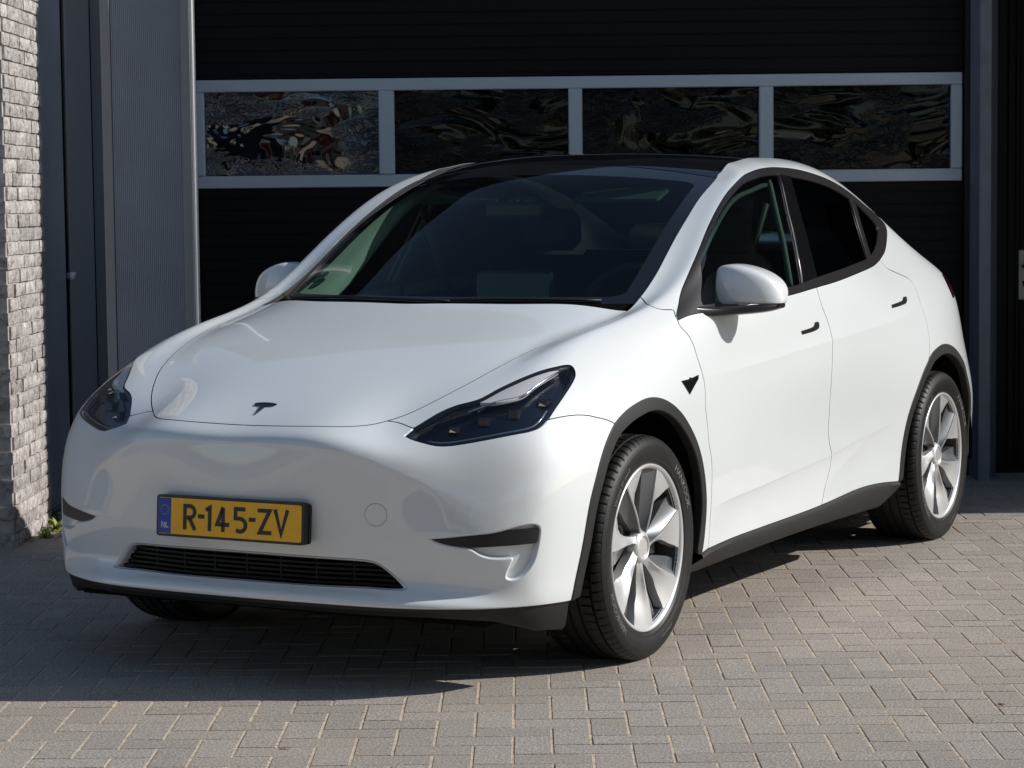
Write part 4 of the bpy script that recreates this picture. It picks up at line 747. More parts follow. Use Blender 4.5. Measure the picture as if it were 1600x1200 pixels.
# lower valance under the front bumper
lt=Sf(lip[:,0],lip[:,1]); k=len(lt); inw=lt.copy(); inw[:,2]=0; 
def shrink(P,d,z):
    T=np.gradient(P,axis=0); T/=np.linalg.norm(T,axis=1)[:,None]; D=np.cross([0,0,1.],T); Q=P+D*d; Q[:,2]=z; Q[0,0]=0; return Q
sg=1 if np.cross([0,0,1.],np.gradient(lt,axis=0)[0])[1]>0 else -1
u_=np.linspace(0,1,k); zb=lt[:,2]-np.interp(u_,[0,.55,.75,.88,1],[.028,.030,.045,.080,.088])
va=shrink(lt,sg*.006,lt[:,2]-.0005); va[:,2]=lt[:,2]+.004; vb=shrink(lt,sg*.010,lt[:,2]-.012); vc=shrink(lt,sg*.022,0); vc[:,2]=zb+.012; vd=shrink(lt,sg*.034,0); vd[:,2]=zb; ve=shrink(lt,sg*.25,0); ve[:,2]=zb+.005
rows=[np.vstack([r_[::-1]*MIR,r_[1:]]) for r_ in (va,vb,vc,vd,ve)]
strip3('front_valance',rows,BLACKPL,both=False,sharp=40)
# valance end meets the wheel arch trim
# ---- grille
gc=U_('grille',step=.012); P,N,_,_=jac(gc); fl=[]
back=panel('grille',loop(gc,line((0,UV['grille'][-1][1]),(0,UV['grille'][0][1]),8)),m=DEEP,center=True,inset=-.010,off=-.075,flange=None,du=.04,dk=.1)[0]
rows=[]
for a_,d_ in ((0,0),(.003,.0015),(.008,.006),(.011,.016),(.013,.078)):
    D=offset_loop(loop(gc,line((0,UV['grille'][-1][1]),(0,UV['grille'][0][1]),8)),0)[1][:len(gc)]; Dn=D/(np.linalg.norm(D,axis=1)[:,None]+1e-9); Dn[0,0]=0;Dn[-1,0]=0
    rows.append(P+Dn*a_-N*d_)
rr=[np.vstack([(r_*MIR),r_[::-1]]) for r_ in rows]
rr=[np.vstack([r_,r_[:1]]) for r_ in rr]
strip3('grille_surround',rr,PAINT,both=False,sharp=60)
km=lambda t: None
tg=np.linspace(0,2.02,30)
gkt=np.interp(tg,[q[0] for q in UV['grille'][:8]],[q[1] for q in UV['grille'][:8]]); gkb=np.interp(tg,[q[0] for q in UV['grille'][:8:-1]],[q[1] for q in UV['grille'][:8:-1]])
for j in range(6):
    f=(j+.6)/6.2; kk=gkb+(gkt[0]-gkb)*f; ok=kk<gkt-.03; t_,k_=tg[ok],kk[ok]
    if len(t_)<3: continue
    P,N=Sf(t_,k_,True); N=N*[1,1,0]; up=np.array([0,0,1.])
    a=P-N*.030+up*.0035; b=P-N*.030-up*.0035; c=P-N*.062-up*.004; d=P-N*.062+up*.004; rows=[d,a,b,c]; rows=[np.vstack([r_[::-1]*MIR,r_[1:]]) for r_ in rows]
    V=np.vstack(rows); n=len(rows[0]); F=[(i*n+q,(i+1)*n+q,(i+1)*n+q+1,i*n+q+1) for i in range(3) for q in range(n-1)]
    mesh_obj('slat',V,F,SLATM,back,off=CO,sharp=30)
for x in np.arange(-.48,.49,.12):
    t_=np.interp(abs(x),np.abs(Sf(tg,gkb)[:,0]),tg); kb_=np.interp(t_,tg,gkb); kt_=np.interp(t_,tg,gkt); P=Sf(np.array([t_,t_]),np.array([kb_,kt_])); P[:,0]=x
    mb=MB().box((x-.003,P[0][1]+.040,P[0][2]-.002),(x+.003,P[0][1]+.062,P[1][2]+.002)); mb.obj('rib',SLATM,back,smooth=False,off=CO)
# ---- side intake of the bumper
blade=closed('blade',corners=[0,5,6])
panel('side_intake_blade',blade,m=mat('intake_black',(.012,.012,.013),.4),off=-.004,inset=.001,flange=[(.001,.002),(.001,.02)],du=.03,dk=.06)
panel('side_intake_recess',notch,m=PAINT,off=-.022,inset=-.008,flange=None,du=.03,dk=.06)
# ---- headlights
hl=loop(HLt,HLb,HLn)
lens=panel('headlight',hl,m=LENS,inset=.0012,off=-.0015,flange=[(.001,.001),(.0015,.006)],du=.03,dk=.06)
hli=offset_loop(hl,.006)[0]
def ringpoly(o,i): return o,i
panel('lamp_edge',hl,[hli],m=GBLACK,inset=.0014,hinset=0,off=-.004,flange=None,hflange=[(0.0,.004),(.001,.05)],du=.03,dk=.06,parent=lens)
panel('lamp_housing',hl,m=LEDHS,inset=.003,off=-.038,flange=None,du=.04,dk=.1,parent=lens)
panel('lamp_reflector',closed('refl'),m=REFLM,inset=0,off=-.009,flange=[(.001,.001),(.001,.012)],du=.03,dk=.06,parent=lens)
# daytime light guide along the lower edge, and the trailing edge
HLb2=offset_loop(hl,.017)[0]; nH=len(HLt)
drl=HLb2[nH-6:nH+len(HLb)-10]; 
def tube_uv(name,c,off,r,m,parent):
    P,N=Sf(c[:,0],c[:,1],True); P=P+N*off
    for s,pr in ((1,parent[0]),(-1,parent[1])):
        MB().tube([q*np.array([s,1,1]) for q in P[::2]],r,6).obj(name,m,pr,off=CO)
tube_uv('light_guide',drl,-.014,.0035,mat('light_guide_clear',(.16,.19,.24),.15,.2,.5),lens)
mid=ccurve([tuple(UV['refl'][7]),tuple(UV['refl'][6]),tuple(UV['refl'][5])],.008)
E_=ccurve([(UV['HLtop'][1][0]+.5,UV['HLtop'][1][1]-.12),UV['refl'][9],UV['refl'][7],UV['refl'][6],UV['refl'][5]],.008)
tube_uv('lamp_fin',E_,-.012,.004,mat('fin_chrome',(.35,.38,.42),.12,.9,.6),lens)
PH,NH=Sf(np.array([3.25,3.75,4.25,4.75]),np.array([5.95,6.02,6.12,6.32]),True)
for s,pr in ((1,lens[0]),(-1,lens[1])):
    for i in range(4):
        c=PH[i]-NH[i]*.032; fwd=np.array([.18,-1,0.]); fwd/=np.linalg.norm(fwd); side=np.cross(fwd,[0,0,1]); mb=MB()
        w_,h_=.017,(.012,.015,.016,.013)[i]
        mb.bbox((-w_,-.012,-h_),(w_,.03,h_),.004)
        mb.map(lambda x,y,z: tuple((c+side*x-fwd*y+np.array([0,0,1])*z)*np.array([s,1,1])))
        if s<0: mb.F=[f[::-1] for f in mb.F]
        mb.obj('lamp_module',MODULE,pr,smooth=False,off=CO)
        if i in (1,2): continue
        mb=MB().prism([(-w_*.7,-h_*.6),(w_*.7,-h_*.5),(w_*.4,h_*.1)],-.0145,-.0125); mb.V=[(x,z,y) for x,y,z in mb.V]
        mb.map(lambda x,y,z: tuple((c+side*x-fwd*y+np.array([0,0,1])*z)*np.array([s,1,1]))).obj('module_glint',CHROME,pr,smooth=False,off=CO)
# ---- side camera triangle on the fender
sc_=panel('side_camera_trim',sens,m=GBLACK,inset=.0008,off=.003,flange=[(.001,.001),(.001,.005)],du=.02,dk=.05)
P,N=Sf(np.array([sens[:,0].mean()]),np.array([sens[:,1].mean()+.12]),True)
for s,pr in ((1,sc_[0]),(-1,sc_[1])):
    MB().tube([(P[0]-N[0]*.002)*[s,1,1],(P[0]+N[0]*.006)*[s,1,1]],[.006,.004],12).obj('camera_pod',GBLACK,pr,off=CO)
# ---- emblem
def surf_frame(uv):
    P,N=Sf(np.array([uv[0]]),np.array([uv[1]]),True); P,N=P[0],N[0]; e=np.array([1,0,0.]); e-=N*(e@N); e/=np.linalg.norm(e); f=np.cross(N,e); return P,N,e,f
ks=np.linspace(6,7.6,80); Pk=Sf(np.zeros(80),ks); kl=ks[np.argmin([abs(px(q)[1]-637) for q in Pk])]
P,N,e,f=surf_frame((0,kl))
def emb(pts,h=.0035): 
    V=[];n=len(pts)
    for zz in (-.002,h):
        for x,y in pts: V.append(P+e*x+f*y+N*(zz-.35*x*x))
    F=[tuple(range(n,2*n))]+[(i,(i+1)%n,n+(i+1)%n,n+i) for i in range(n)]
    return V,F
em=MB()
W=.0415
arc=[(W*math.sin(a)*1.0,.0235+.006*math.cos(a*1.2)) for a in np.linspace(-1.35,1.35,13)]; arc2=[(x*.93,y-.0052) for x,y in arc[::-1]]
for i in range(12): em.add(*emb([arc2[12-i],arc2[11-i],arc[i+1],arc[i]]))
# body of the T: curved bar with a notch, then a tapering stem
Lb=[(-.036,.0135),(-.034,.0185),(-.020,.0205),(-.0085,.0215),(-.0035,.0150),(0,.0185),(.0035,.0150),(.0085,.0215),(.020,.0205),(.034,.0185),(.036,.0135),(.030,.0095),(.022,.0105),(.0095,.0085),(0,-.042),(-.0095,.0085),(-.022,.0105),(-.030,.0095)]
for tri in ([0,1,2,16,17],[2,3,15,16],[3,4,5,14,15],[5,6,7,13,14],[7,8,12,13],[8,9,10,11,12]): em.add(*emb([Lb[i] for i in tri][::-1]))
em.obj('emblem',LOGOM,car,off=CO,smooth=False)
# ---- number plate
PP=np.array([0,-.9325,.5065]); pe=np.array([1,0,0.]); pf=np.array([0,.07,1.]); pf/=np.linalg.norm(pf); pn=np.cross(pe,pf)
def pw(u,v,h): return tuple(PP+pe*u+pf*v+pn*h)
def rrect(w,h,r,n=5):
    o=[]
    for cx,cy,a0 in ((w/2-r,h/2-r,0),(-w/2+r,h/2-r,90),(-w/2+r,-h/2+r,180),(w/2-r,-h/2+r,270)):
        for i in range(n): a=math.radians(a0+90*i/(n-1)); o.append((cx+r*math.cos(a),cy+r*math.sin(a)))
    return o
def flat(name,poly,h0,h1,m,parent): return MB().prism(poly,h0,h1).map(pw).obj(name,m,parent,smooth=False,off=CO)
holder=flat('plate_holder',rrect(.531,.125,.010),-.022,.0015,BLACKPL,car)
flat('holder_back',[(x+.008,y-.002) for x,y in rrect(.520,.118,.008)],-.034,-.0225,BLACKPL,holder)
flat('plate_frame',rrect(.531,.125,.010),.0015,.0035,mat('frame_black',(.008,.008,.009),.3),holder)
pw_,ph_=.516,.109
flat('yellow_plate',rrect(pw_,ph_,.007),.0035,.0052,YEL,holder)
flat('blue_band',[(-pw_/2+.0005,-ph_/2+.002),(-pw_/2+.047,-ph_/2+.0005),(-pw_/2+.047,ph_/2-.0005),(-pw_/2+.0005,ph_/2-.002)],.0052,.0056,BLUE,holder)
def stroke(mb,pts,wd,h0=.0052,h1=.0064,closed_=False):
    p=[np.array(q,float) for q in pts]; n=len(p); L=[];Rr=[]
    for i in range(n):
        a=p[i]-p[i-1] if i else p[1]-p[0]; b=p[i+1]-p[i] if i<n-1 else a
        a=a/np.linalg.norm(a); b=b/np.linalg.norm(b); na=np.array([-a[1],a[0]]); nb=np.array([-b[1],b[0]]); m_=na+nb; m_/=np.linalg.norm(m_); s=wd/2/max(m_@na,.45); L.append(p[i]+m_*s); Rr.append(p[i]-m_*s)
    V=[];F=[]
    for i in range(n): V+=[(*L[i],h0),(*Rr[i],h0),(*Rr[i],h1),(*L[i],h1)]
    for i in range(n-1):
        a,b=4*i,4*i+4; F+=[(a+3,a+2,b+2,b+3),(a,a+3,b+3,b),(a+2,a+1,b+1,b+2)]
    F+=[(0,1,2,3),(4*n-1,4*n-2,4*n-3,4*n-4)]
    mb.add(V,F)
X0=-.260; q=.001; H=.0385; w_=.0120
def arcp(cx,cy,rx,ry,a0,a1,n=12): return [(cx+rx*math.cos(math.radians(a0+(a1-a0)*i/(n-1))),cy+ry*math.sin(math.radians(a0+(a1-a0)*i/(n-1)))) for i in range(n)]
def glyph(pl): 
    mb=MB()
    for s in pl: stroke(mb,s,w_)
    mb.map(pw).obj('plate_letter',LETBK,holder,smooth=False,off=CO)
h=H-w_/2
glyph([[(X0+.1005,-H),(X0+.1005,H)],[(X0+.1065,h+.0)]+arcp(X0+.118,h-.0175,.0185,.0175,90,-90)[0:]+[(X0+.108,h-.035)],[(X0+.1165,h-.035),(X0+.138,-H)]])
glyph([[(X0+.149,.0035),(X0+.172,.0035)]])
glyph([[(X0+.177,.0235),(X0+.1915,h-.001),(X0+.1915,-H)]])
glyph([[(X0+.240,-H),(X0+.240,h)],[(X0+.2395,h+.002),(X0+.2185,-.0165),(X0+.2625,-.0165)]])
glyph([[(X0+.3195,h),(X0+.2845,h),(X0+.2845,.0045),(X0+.301,.0045)]+arcp(X0+.301,-.0150,.0205,.0190,85,-130)])
glyph([[(X0+.333,.0035),(X0+.356,.0035)]])
glyph([[(X0+.364,h),(X0+.4065,h),(X0+.3715,-h),(X0+.413,-h)]])
glyph([[(X0+.4255,H),(X0+.4475,-h-.001),(X0+.4695,H)]])
w2=w_; w_=.0026
def nl(pl,m=WHITE):
    mb=MB()
    for s in pl: stroke(mb,s,.0030,.0056,.0062)
    mb.map(pw).obj('country_letter',m,holder,smooth=False,off=CO)
nl([[(X0+.0155,-.036),(X0+.0155,-.0195),(X0+.0255,-.036),(X0+.0255,-.0195)]]); nl([[(X0+.0315,-.0195),(X0+.0315,-.0348),(X0+.0405,-.0348)]])
w_=w2
for i in range(12):
    a=2*math.pi*i/12; cx,cy=X0+.026+.0135*math.sin(a),.0175+.0145*math.cos(a)
    st=[(cx+(.0022 if j%2==0 else .0009)*math.sin(math.pi*j/5),cy+(.0022 if j%2==0 else .0009)*math.cos(math.pi*j/5)) for j in range(10)][::-1]
    flat('plate_star',st,.0056,.0060,STARR,holder)
# ---- mirrors
def mirror(s):
    # rings along x from the inner edge to the outer tip
    xs=np.array([.848,.850,.858,.885,.915,.95,.985,1.015,1.04,1.058,1.068,1.073]); zt=np.array([1.195,1.206,1.214,1.219,1.220,1.213,1.202,1.188,1.171,1.151,1.131,1.105]); zb_=np.full(12,1.084); zb_[-3:]=[1.084,1.085,1.089]; zb_[:2]=[1.086,1.084]
    yf=np.array([.735,.722,.708,.700,.698,.702,.711,.723,.738,.756,.772,.790]); yb_=np.array([.790,.800,.815,.828,.838,.845,.848,.849,.847,.842,.833,.815]); V=[];F=[]; n=20
    for i in range(12):
        cz,cy=(zt[i]+zb_[i])/2,(yf[i]+yb_[i])/2; hz,hy=(zt[i]-zb_[i])/2,(yb_[i]-yf[i])/2
        for j in range(n):
            th=2*math.pi*j/n; c,s2=math.cos(th),math.sin(th); ex=2/(5 if s2>0 else 12); yy=-hy*math.copysign(abs(c)**ex,c); zz=hz*math.copysign(abs(s2)**ex,s2)
            yy+= .018*max(0,zz/hz)**1.5   # leans back towards the top
            V.append((xs[i],cy+yy,cz+zz))
    for i in range(11):
        for j in range(n): f=(i*n+j,i*n+(j+1)%n,(i+1)*n+(j+1)%n,(i+1)*n+j); F.append(f if s>0 else f[::-1])
    F.append(tuple(range(n)) if s<0 else tuple(range(n))[::-1]); F.append(tuple(range(11*n,12*n)) if s>0 else tuple(range(11*n,12*n))[::-1])
    F=[f[::-1] for f in F] if False else F
    o=mesh_obj('side_mirror',np.array(V)*[s,1,1],F,PAINT,car,off=CO)
    md=o.modifiers.new('s','SUBSURF'); md.levels=1; md.render_levels=2
    # black foot and arm
    path=[(.815,.485,1.075),(.845,.53,1.068),(.885,.61,1.062),(.93,.69,1.063),(.985,.740,1.067),(1.035,.768,1.072),(1.068,.79,1.079)]
    wid=[(.036,.024),(.030,.019),(.034,.016),(.052,.016),(.066,.016),(.056,.015),(.026,.009)]
    V=[];F=[];n=12
    for (x,y,z),(a,b) in zip(path,wid):
        for j in range(n):
            th=2*math.pi*j/n; c,s2=math.cos(th),math.sin(th); V.append((x,y+a*math.copysign(abs(c)**.7,c),z+b*math.copysign(abs(s2)**.7,s2)))
    for i in range(len(path)-1):
        for j in range(n): f=(i*n+j,i*n+(j+1)%n,(i+1)*n+(j+1)%n,(i+1)*n+j); F.append(f[::-1] if s>0 else f)
    F.append(tuple(range(n))); F.append(tuple(range((len(path)-1)*n,len(path)*n)))
    f_=mesh_obj('mirror_foot',np.array(V)*[s,1,1],F,PIANO,o,off=CO); md=f_.modifiers.new('s','SUBSURF'); md.levels=1; md.render_levels=2
mirror(1); mirror(-1)
# ---- wheels
R_T,WC=.3555,.352
def lathe(prof,n,mod=None):
    V=[];F=[]; m_=len(prof)
    for i in range(n):
        th=2*math.pi*i/n
        for j,(x,r) in enumerate(prof):
            rr=r if mod is None else mod(i,j,x,r); V.append((x,rr*math.sin(th),rr*math.cos(th)))
    for i in range(n):
        for j in range(m_-1): F.append((i*m_+j,i*m_+j+1,((i+1)%n)*m_+j+1,((i+1)%n)*m_+j))
    return V,F
half=[(.108,.262),(.114,.2655),(.1195,.272),(.1215,.2765),(.1212,.2785),(.1245,.286),(.1268,.2975),(.1275,.309),(.1262,.320),(.1255,.3205),(.1235,.329),(.1185,.3375),(.1175,.3375),(.1120,.3445),(.1045,.3495),(.098,.3522),(.0885,.3537),(.087,.3465),(.081,.3465),(.0795,.3543),(.045,.3552),(.0435,.3475),(.032,.3475),(.0305,.3555),(.006,.3556),(.0055,.348),(0,.348)]
def tmod(i,j,x,r):
    ax=abs(x)
    if r>.344 and ax>.088 and i%8==0: return r-.004
    if .0795>=ax>=.045 and r>.35 and i%8==(4 if x>0 else 0): return r-.004
    return r
tprof=half+[(-x,r) for x,r in half[::-1][1:]]
TV,TF=lathe(tprof,576,tmod)
TV=[(x*(1+.02*max(0,-(z+.30))/.05) ,y,max(z,-WC+.0005)) for x,y,z in TV]
def font_mesh(txt,size,sx=1.0):
    c=bpy.data.curves.new('lettering','FONT'); c.body=txt; c.size=size; c.extrude=0; c.resolution_u=3; o=bpy.data.objects.new('t',c); COL.objects.link(o)
    dg_=bpy.context.evaluated_depsgraph_get(); me=bpy.data.meshes.new_from_object(o.evaluated_get(dg_)); V=[(v.co.x*sx,v.co.y) for v in me.vertices]; F=[tuple(p.vertices) for p in me.polygons]
    COL.objects.unlink(o); bpy.data.objects.remove(o); bpy.data.meshes.remove(me); bpy.data.curves.remove(c); return V,F
def side_x(r):
    pr=[(r_,x) for x,r_ in half[3:14]]; return float(np.interp(r,[p[0] for p in pr],[p[1] for p in pr]))
def arc_text(txt,size,theta0,r0,sx=1.0,bold=0):
    V,F=font_mesh(txt,size,sx); out=[]
    for x,y in V:
        r=r0+y; th=math.radians(theta0)+x/(r0+size*.35); out.append((side_x(r)+.0009,r*math.sin(th),r*math.cos(th)))
    return out,F
def polar(x,r,deg): a=math.radians(deg); return (x,r*math.sin(a),r*math.cos(a))
RR=.2525
def blade_meshes(a0):
    S=np.array([1,.9,.8,.7,.6,.5,.42,.34,.27,.21,.16]); wv=np.interp(S,[.15,.2,.27,.34,.45,.6,.8,1],[42,30,19,14,12,15,24,29]); cL=22*(1-S)**1.8
    xr=np.interp(S,[.2,.4,.7,1],[.098,.103,.110,.1135]); xt=np.interp(S,[.2,.4,.7,1],[.090,.083,.088,.1085])
    w2=np.interp(S,[.2,.3,.5,.8,1],[6,13,17,16,14]); V=[];F=[]; V2=[];F2=[]
    for s,w0,c,a,b,w3 in zip(S,wv,cL,xr,xt,w2):
        r=s*RR; aL=a0+c; nseg=4
        V.append(polar(a-.030,r,aL-.4))                       # foot of the ridge wall
        V.append(polar(a,r,aL)); V.append(polar(a-.0006,r,aL+1.2*min(1/s,2)))
        for q in range(1,nseg+1): f=q/nseg; V.append(polar(a+(b-a)*f**.8,r,aL+1.2+(w0-1.2)*f))
        V.append(polar(b-.030,r,aL+w0+.5))
        V2.append(polar(a-.004,r,aL-.2)); V2.append(polar(a-.020,r,aL-w3*.45)); V2.append(polar(a-.022-.01*(1-s),r,aL-w3)); V2.append(polar(a-.05,r,aL-w3-.5))
    k=8
    for i in range(len(S)-1):
        for j in range(k-1): F.append((i*k+j,(i+1)*k+j,(i+1)*k+j+1,i*k+j+1))
        for j in range(3): F2.append((i*4+j,i*4+j+1,(i+1)*4+j+1,(i+1)*4+j))
    return (V,F),(V2,F2)
SHARED={}
def shared(key,V,F,m,s,smooth=True,sharp=None):
    if (key,s) not in SHARED:
        me=bpy.data.meshes.new(key); me.from_pydata([(x*s,y,z) for x,y,z in V],[],[tuple(f) if s>0 else tuple(f[::-1]) for f in F]); me.materials.append(m)
        if smooth: 
            me.polygons.foreach_set('use_smooth',[True]*len(me.polygons))
            if sharp: me.set_sharp_from_angle(angle=math.radians(sharp))
        SHARED[(key,s)]=me
    return SHARED[(key,s)]
lipV,lipF=lathe([(.100,.246),(.1125,.2515),(.1160,.2555),(.1185,.2600),(.1180,.2635),(.112,.2650)],128)
barV,barF=lathe([(.1125,.2525),(.103,.247),(.06,.240),(.045,.232),(-.06,.230),(-.11,.25),(-.115,.262)],96)
dskV,dskF=lathe([(.018,.055),(.018,.172),(.012,.176),(-.010,.176),(-.010,.05)],64)
hatV,hatF=lathe([(.030,.0),(.030,.066),(.018,.072),(.016,.09)],40)
hubV,hubF=lathe([(.070,.056),(.088,.054),(.0955,.050),(.0995,.0445),(.1030,.0390),(.1028,.0362),(.0985,.0335),(.0965,.0325)],48)
capV,capF=lathe([(.0965,.0327),(.0985,.0300),(.0990,.015),(.0992,.0001)],40)
calV=MB().bbox((-.03,-.115,-.075),(.055,.0,.075),.012)
def wheel(y,s,rot,steer=0):
    root=link(bpy.data.objects.new('wheel',shared('rim_barrel',barV,barF,RIMD,s))); root.parent=car; root.location=(.818*s-CO[0],y-CO[1],WC)
    def sub(name,me): o=link(bpy.data.objects.new(name,me)); o.parent=root; return o
    sub('tyre',shared('tyre',TV,TF,RUBBER,s,sharp=38)); sub('rim_lip',shared('rim_lip',lipV,lipF,SILVER,s)); sub('brake_disc',shared('disc',dskV,dskF,DISC,s,sharp=30)); sub('brake_hat',shared('hat',hatV,hatF,RIMD,s,sharp=30))
    sub('hub_ring',shared('hub',hubV,hubF,SILVER,s)); sub('centre_cap',shared('cap',capV,capF,SILVER,s,sharp=30))
    cal=sub('brake_caliper',shared('caliper',[(x,y_+ .19,z+.02) for x,y_,z in calV.V],calV.F,mat('caliper_grey',(.05,.05,.052),.4,.4) if ('caliper',s) not in SHARED else None,s,False))
    for i in range(7):
        a=rot+i*360/7; (V,F),(V2,F2)=blade_meshes(a*s if s<0 else a)
        if s<0: (V,F),(V2,F2)=blade_meshes(-a-27)
        sub('spoke',shared('spoke%g'%(a*s),V,F,SILVER,s,sharp=32)); sub('spoke_insert',shared('insert%g'%(a*s),V2,F2,RIMG,s,sharp=40))
    for key,txt,size,th,r0,sx in (('brand','HANKOOK',.030,218,.2905,1.15),('model','Ventus S1 evo3',.019,302,.298,1.25),('brand2','HANKOOK',.030,38,.2905,1.15),('size','255/40R20 101W',.011,150,.297,1.1)):
        if ('tl_'+key,s) not in SHARED:
            V,F=arc_text(txt,size,th,r0,sx)
        sub('tyre_lettering',shared('tl_'+key,V if ('tl_'+key,s) not in SHARED else [],F if ('tl_'+key,s) not in SHARED else [],TLET,s,False))
    return root
wheel(0,1,-34); wheel(2.89,1,-53); wheel(0,-1,10); wheel(2.89,-1,5)
# ---- wheel wells, floor and inner structure (dark)
for y in (0,2.89):
    for s in (1,-1):
        n=28; V=[];F=[]
        for i in range(n+1):
            a=math.radians(-8+196*i/n); r=.445
            for x in (.925,.62): V.append((x*s,y+r*math.cos(a),.36+r*math.sin(a)))
        for i in range(n): F.append((2*i,2*i+1,2*i+3,2*i+2))
        V2=[(.62*s,y+.445*math.cos(math.radians(-8+196*i/n)),.36+.445*math.sin(math.radians(-8+196*i/n))) for i in range(n+1)]; b=len(V); V+=V2; F.append(tuple(range(b,b+n+1)))
        mesh_obj('wheel_well',V,F,DEEP,car,off=CO,smooth=False)
MB().box((-.74,-.70,.20),(.74,3.62,.23)).obj('underbody',DEEP,car,off=CO,smooth=False)
MB().box((-.80,.50,.22),(.80,3.4,.42)).box((-.62,-.62,.2),(.62,.5,.62)).obj('chassis',DEEP,car,off=CO,smooth=False)
# inner door and body skins stop light leaking through the gaps
def inner(name,t0,t1,k0,k1,d,m=DEEP):
    tt,kk=np.meshgrid(np.linspace(t0,t1,60),np.linspace(k0,k1,20),indexing='ij'); P,N=Sf(tt.ravel(),kk.ravel(),True); P=P-N*d; F=[(i*20+j,(i+1)*20+j,(i+1)*20+j+1,i*20+j+1) for i in range(59) for j in range(19)]
    for s in (1,-1): mesh_obj(name,P*[s,1,1],F if s<0 else [f[::-1] for f in F],m,car,off=CO)
inner('inner_skin',7.1,11.2,1.2,8.2,.035); inner('inner_skin',4.9,7.2,6.2,8.3,.05); inner('inner_skin',10.9,16,6.8,8.4,.05); inner('inner_skin',13.4,16,1.0,7.2,.045); inner('inner_skin',0,4.9,5.95,8.6,.045); inner('inner_skin',0,3.4,3.2,5.9,.05); inner('inner_skin',2.3,4.7,.9,6.4,.06)
# ---- cabin
cab=mesh_obj('dashboard',*(lambda mb:(mb.V,mb.F))(MB().bbox((-.66,.62,.86),(.66,1.02,1.015),.03).bbox((-.60,.50,.80),(.60,.66,.985),.02)),DASH,car,off=CO,smooth=False)
MB().bbox((-.155,.845,1.04),(.155,.865,1.185),.008).map(lambda x,y,z:(x+.0,y+.12*(z-1.04),z)).obj('touch_screen',SCREENM,cab,off=CO,smooth=False)
MB().box((-.80,.55,.40),(.80,2.9,.45)).obj('cabin_floor',DEEP,car,off=CO,smooth=False)
st=[]
for i in range(33):
    a=2*math.pi*i/32; st.append((.37+.182*math.cos(a),1.03+.065*math.sin(a),1.03+.165*math.sin(a)))
MB().tube(st,.015,8,caps=False).obj('steering_wheel',SEAT,car,off=CO)
MB().bbox((.30,.98,.97),(.44,1.03,1.07),.015).box((.2,1.0,1.01),(.54,1.02,1.035)).obj('steering_hub',SEAT,car,off=CO,smooth=False)
def seat(x,y,name='front_seat'):
    mb=MB().bbox((x-.25,y-.05,.45),(x+.25,y+.45,.66),.05); o=mb.obj(name,SEAT,car,off=CO,smooth=True,sharp=40)
    b=MB().bbox((x-.24,-.06,.0),(x+.24,.06,.60),.045).map(lambda X,Y,Z:(X*(1) ,y+.44+Y+Z*.30,.62+Z)); b.obj('backrest',SEAT,o,off=CO,sharp=40)
    h=MB().bbox((x-.14,-.045,.0),(x+.14,.045,.17),.04).map(lambda X,Y,Z:(X,y+.655+Y,1.235+Z)); h.obj('headrest',SEAT,o,off=CO,sharp=40)
seat(.37,1.20); seat(-.37,1.20)
MB().bbox((-.64,2.15,.5),(.64,2.6,.72),.05).bbox((-.64,2.58,.7),(.64,2.72,1.22),.05).obj('rear_bench',SEAT,car,off=CO,sharp=40)
MB().bbox((-.12,.86,1.375),(.12,.882,1.435),.012).tube([(0,.87,1.41),(0,.89,1.44)],.012,6).obj('rear_view_mirror',GBLACK,car,off=CO,smooth=False)
MB().bbox((-.06,.90,1.415),(.06,1.0,1.455),.015).obj('sensor_housing',GBLACK,car,off=CO,smooth=False)
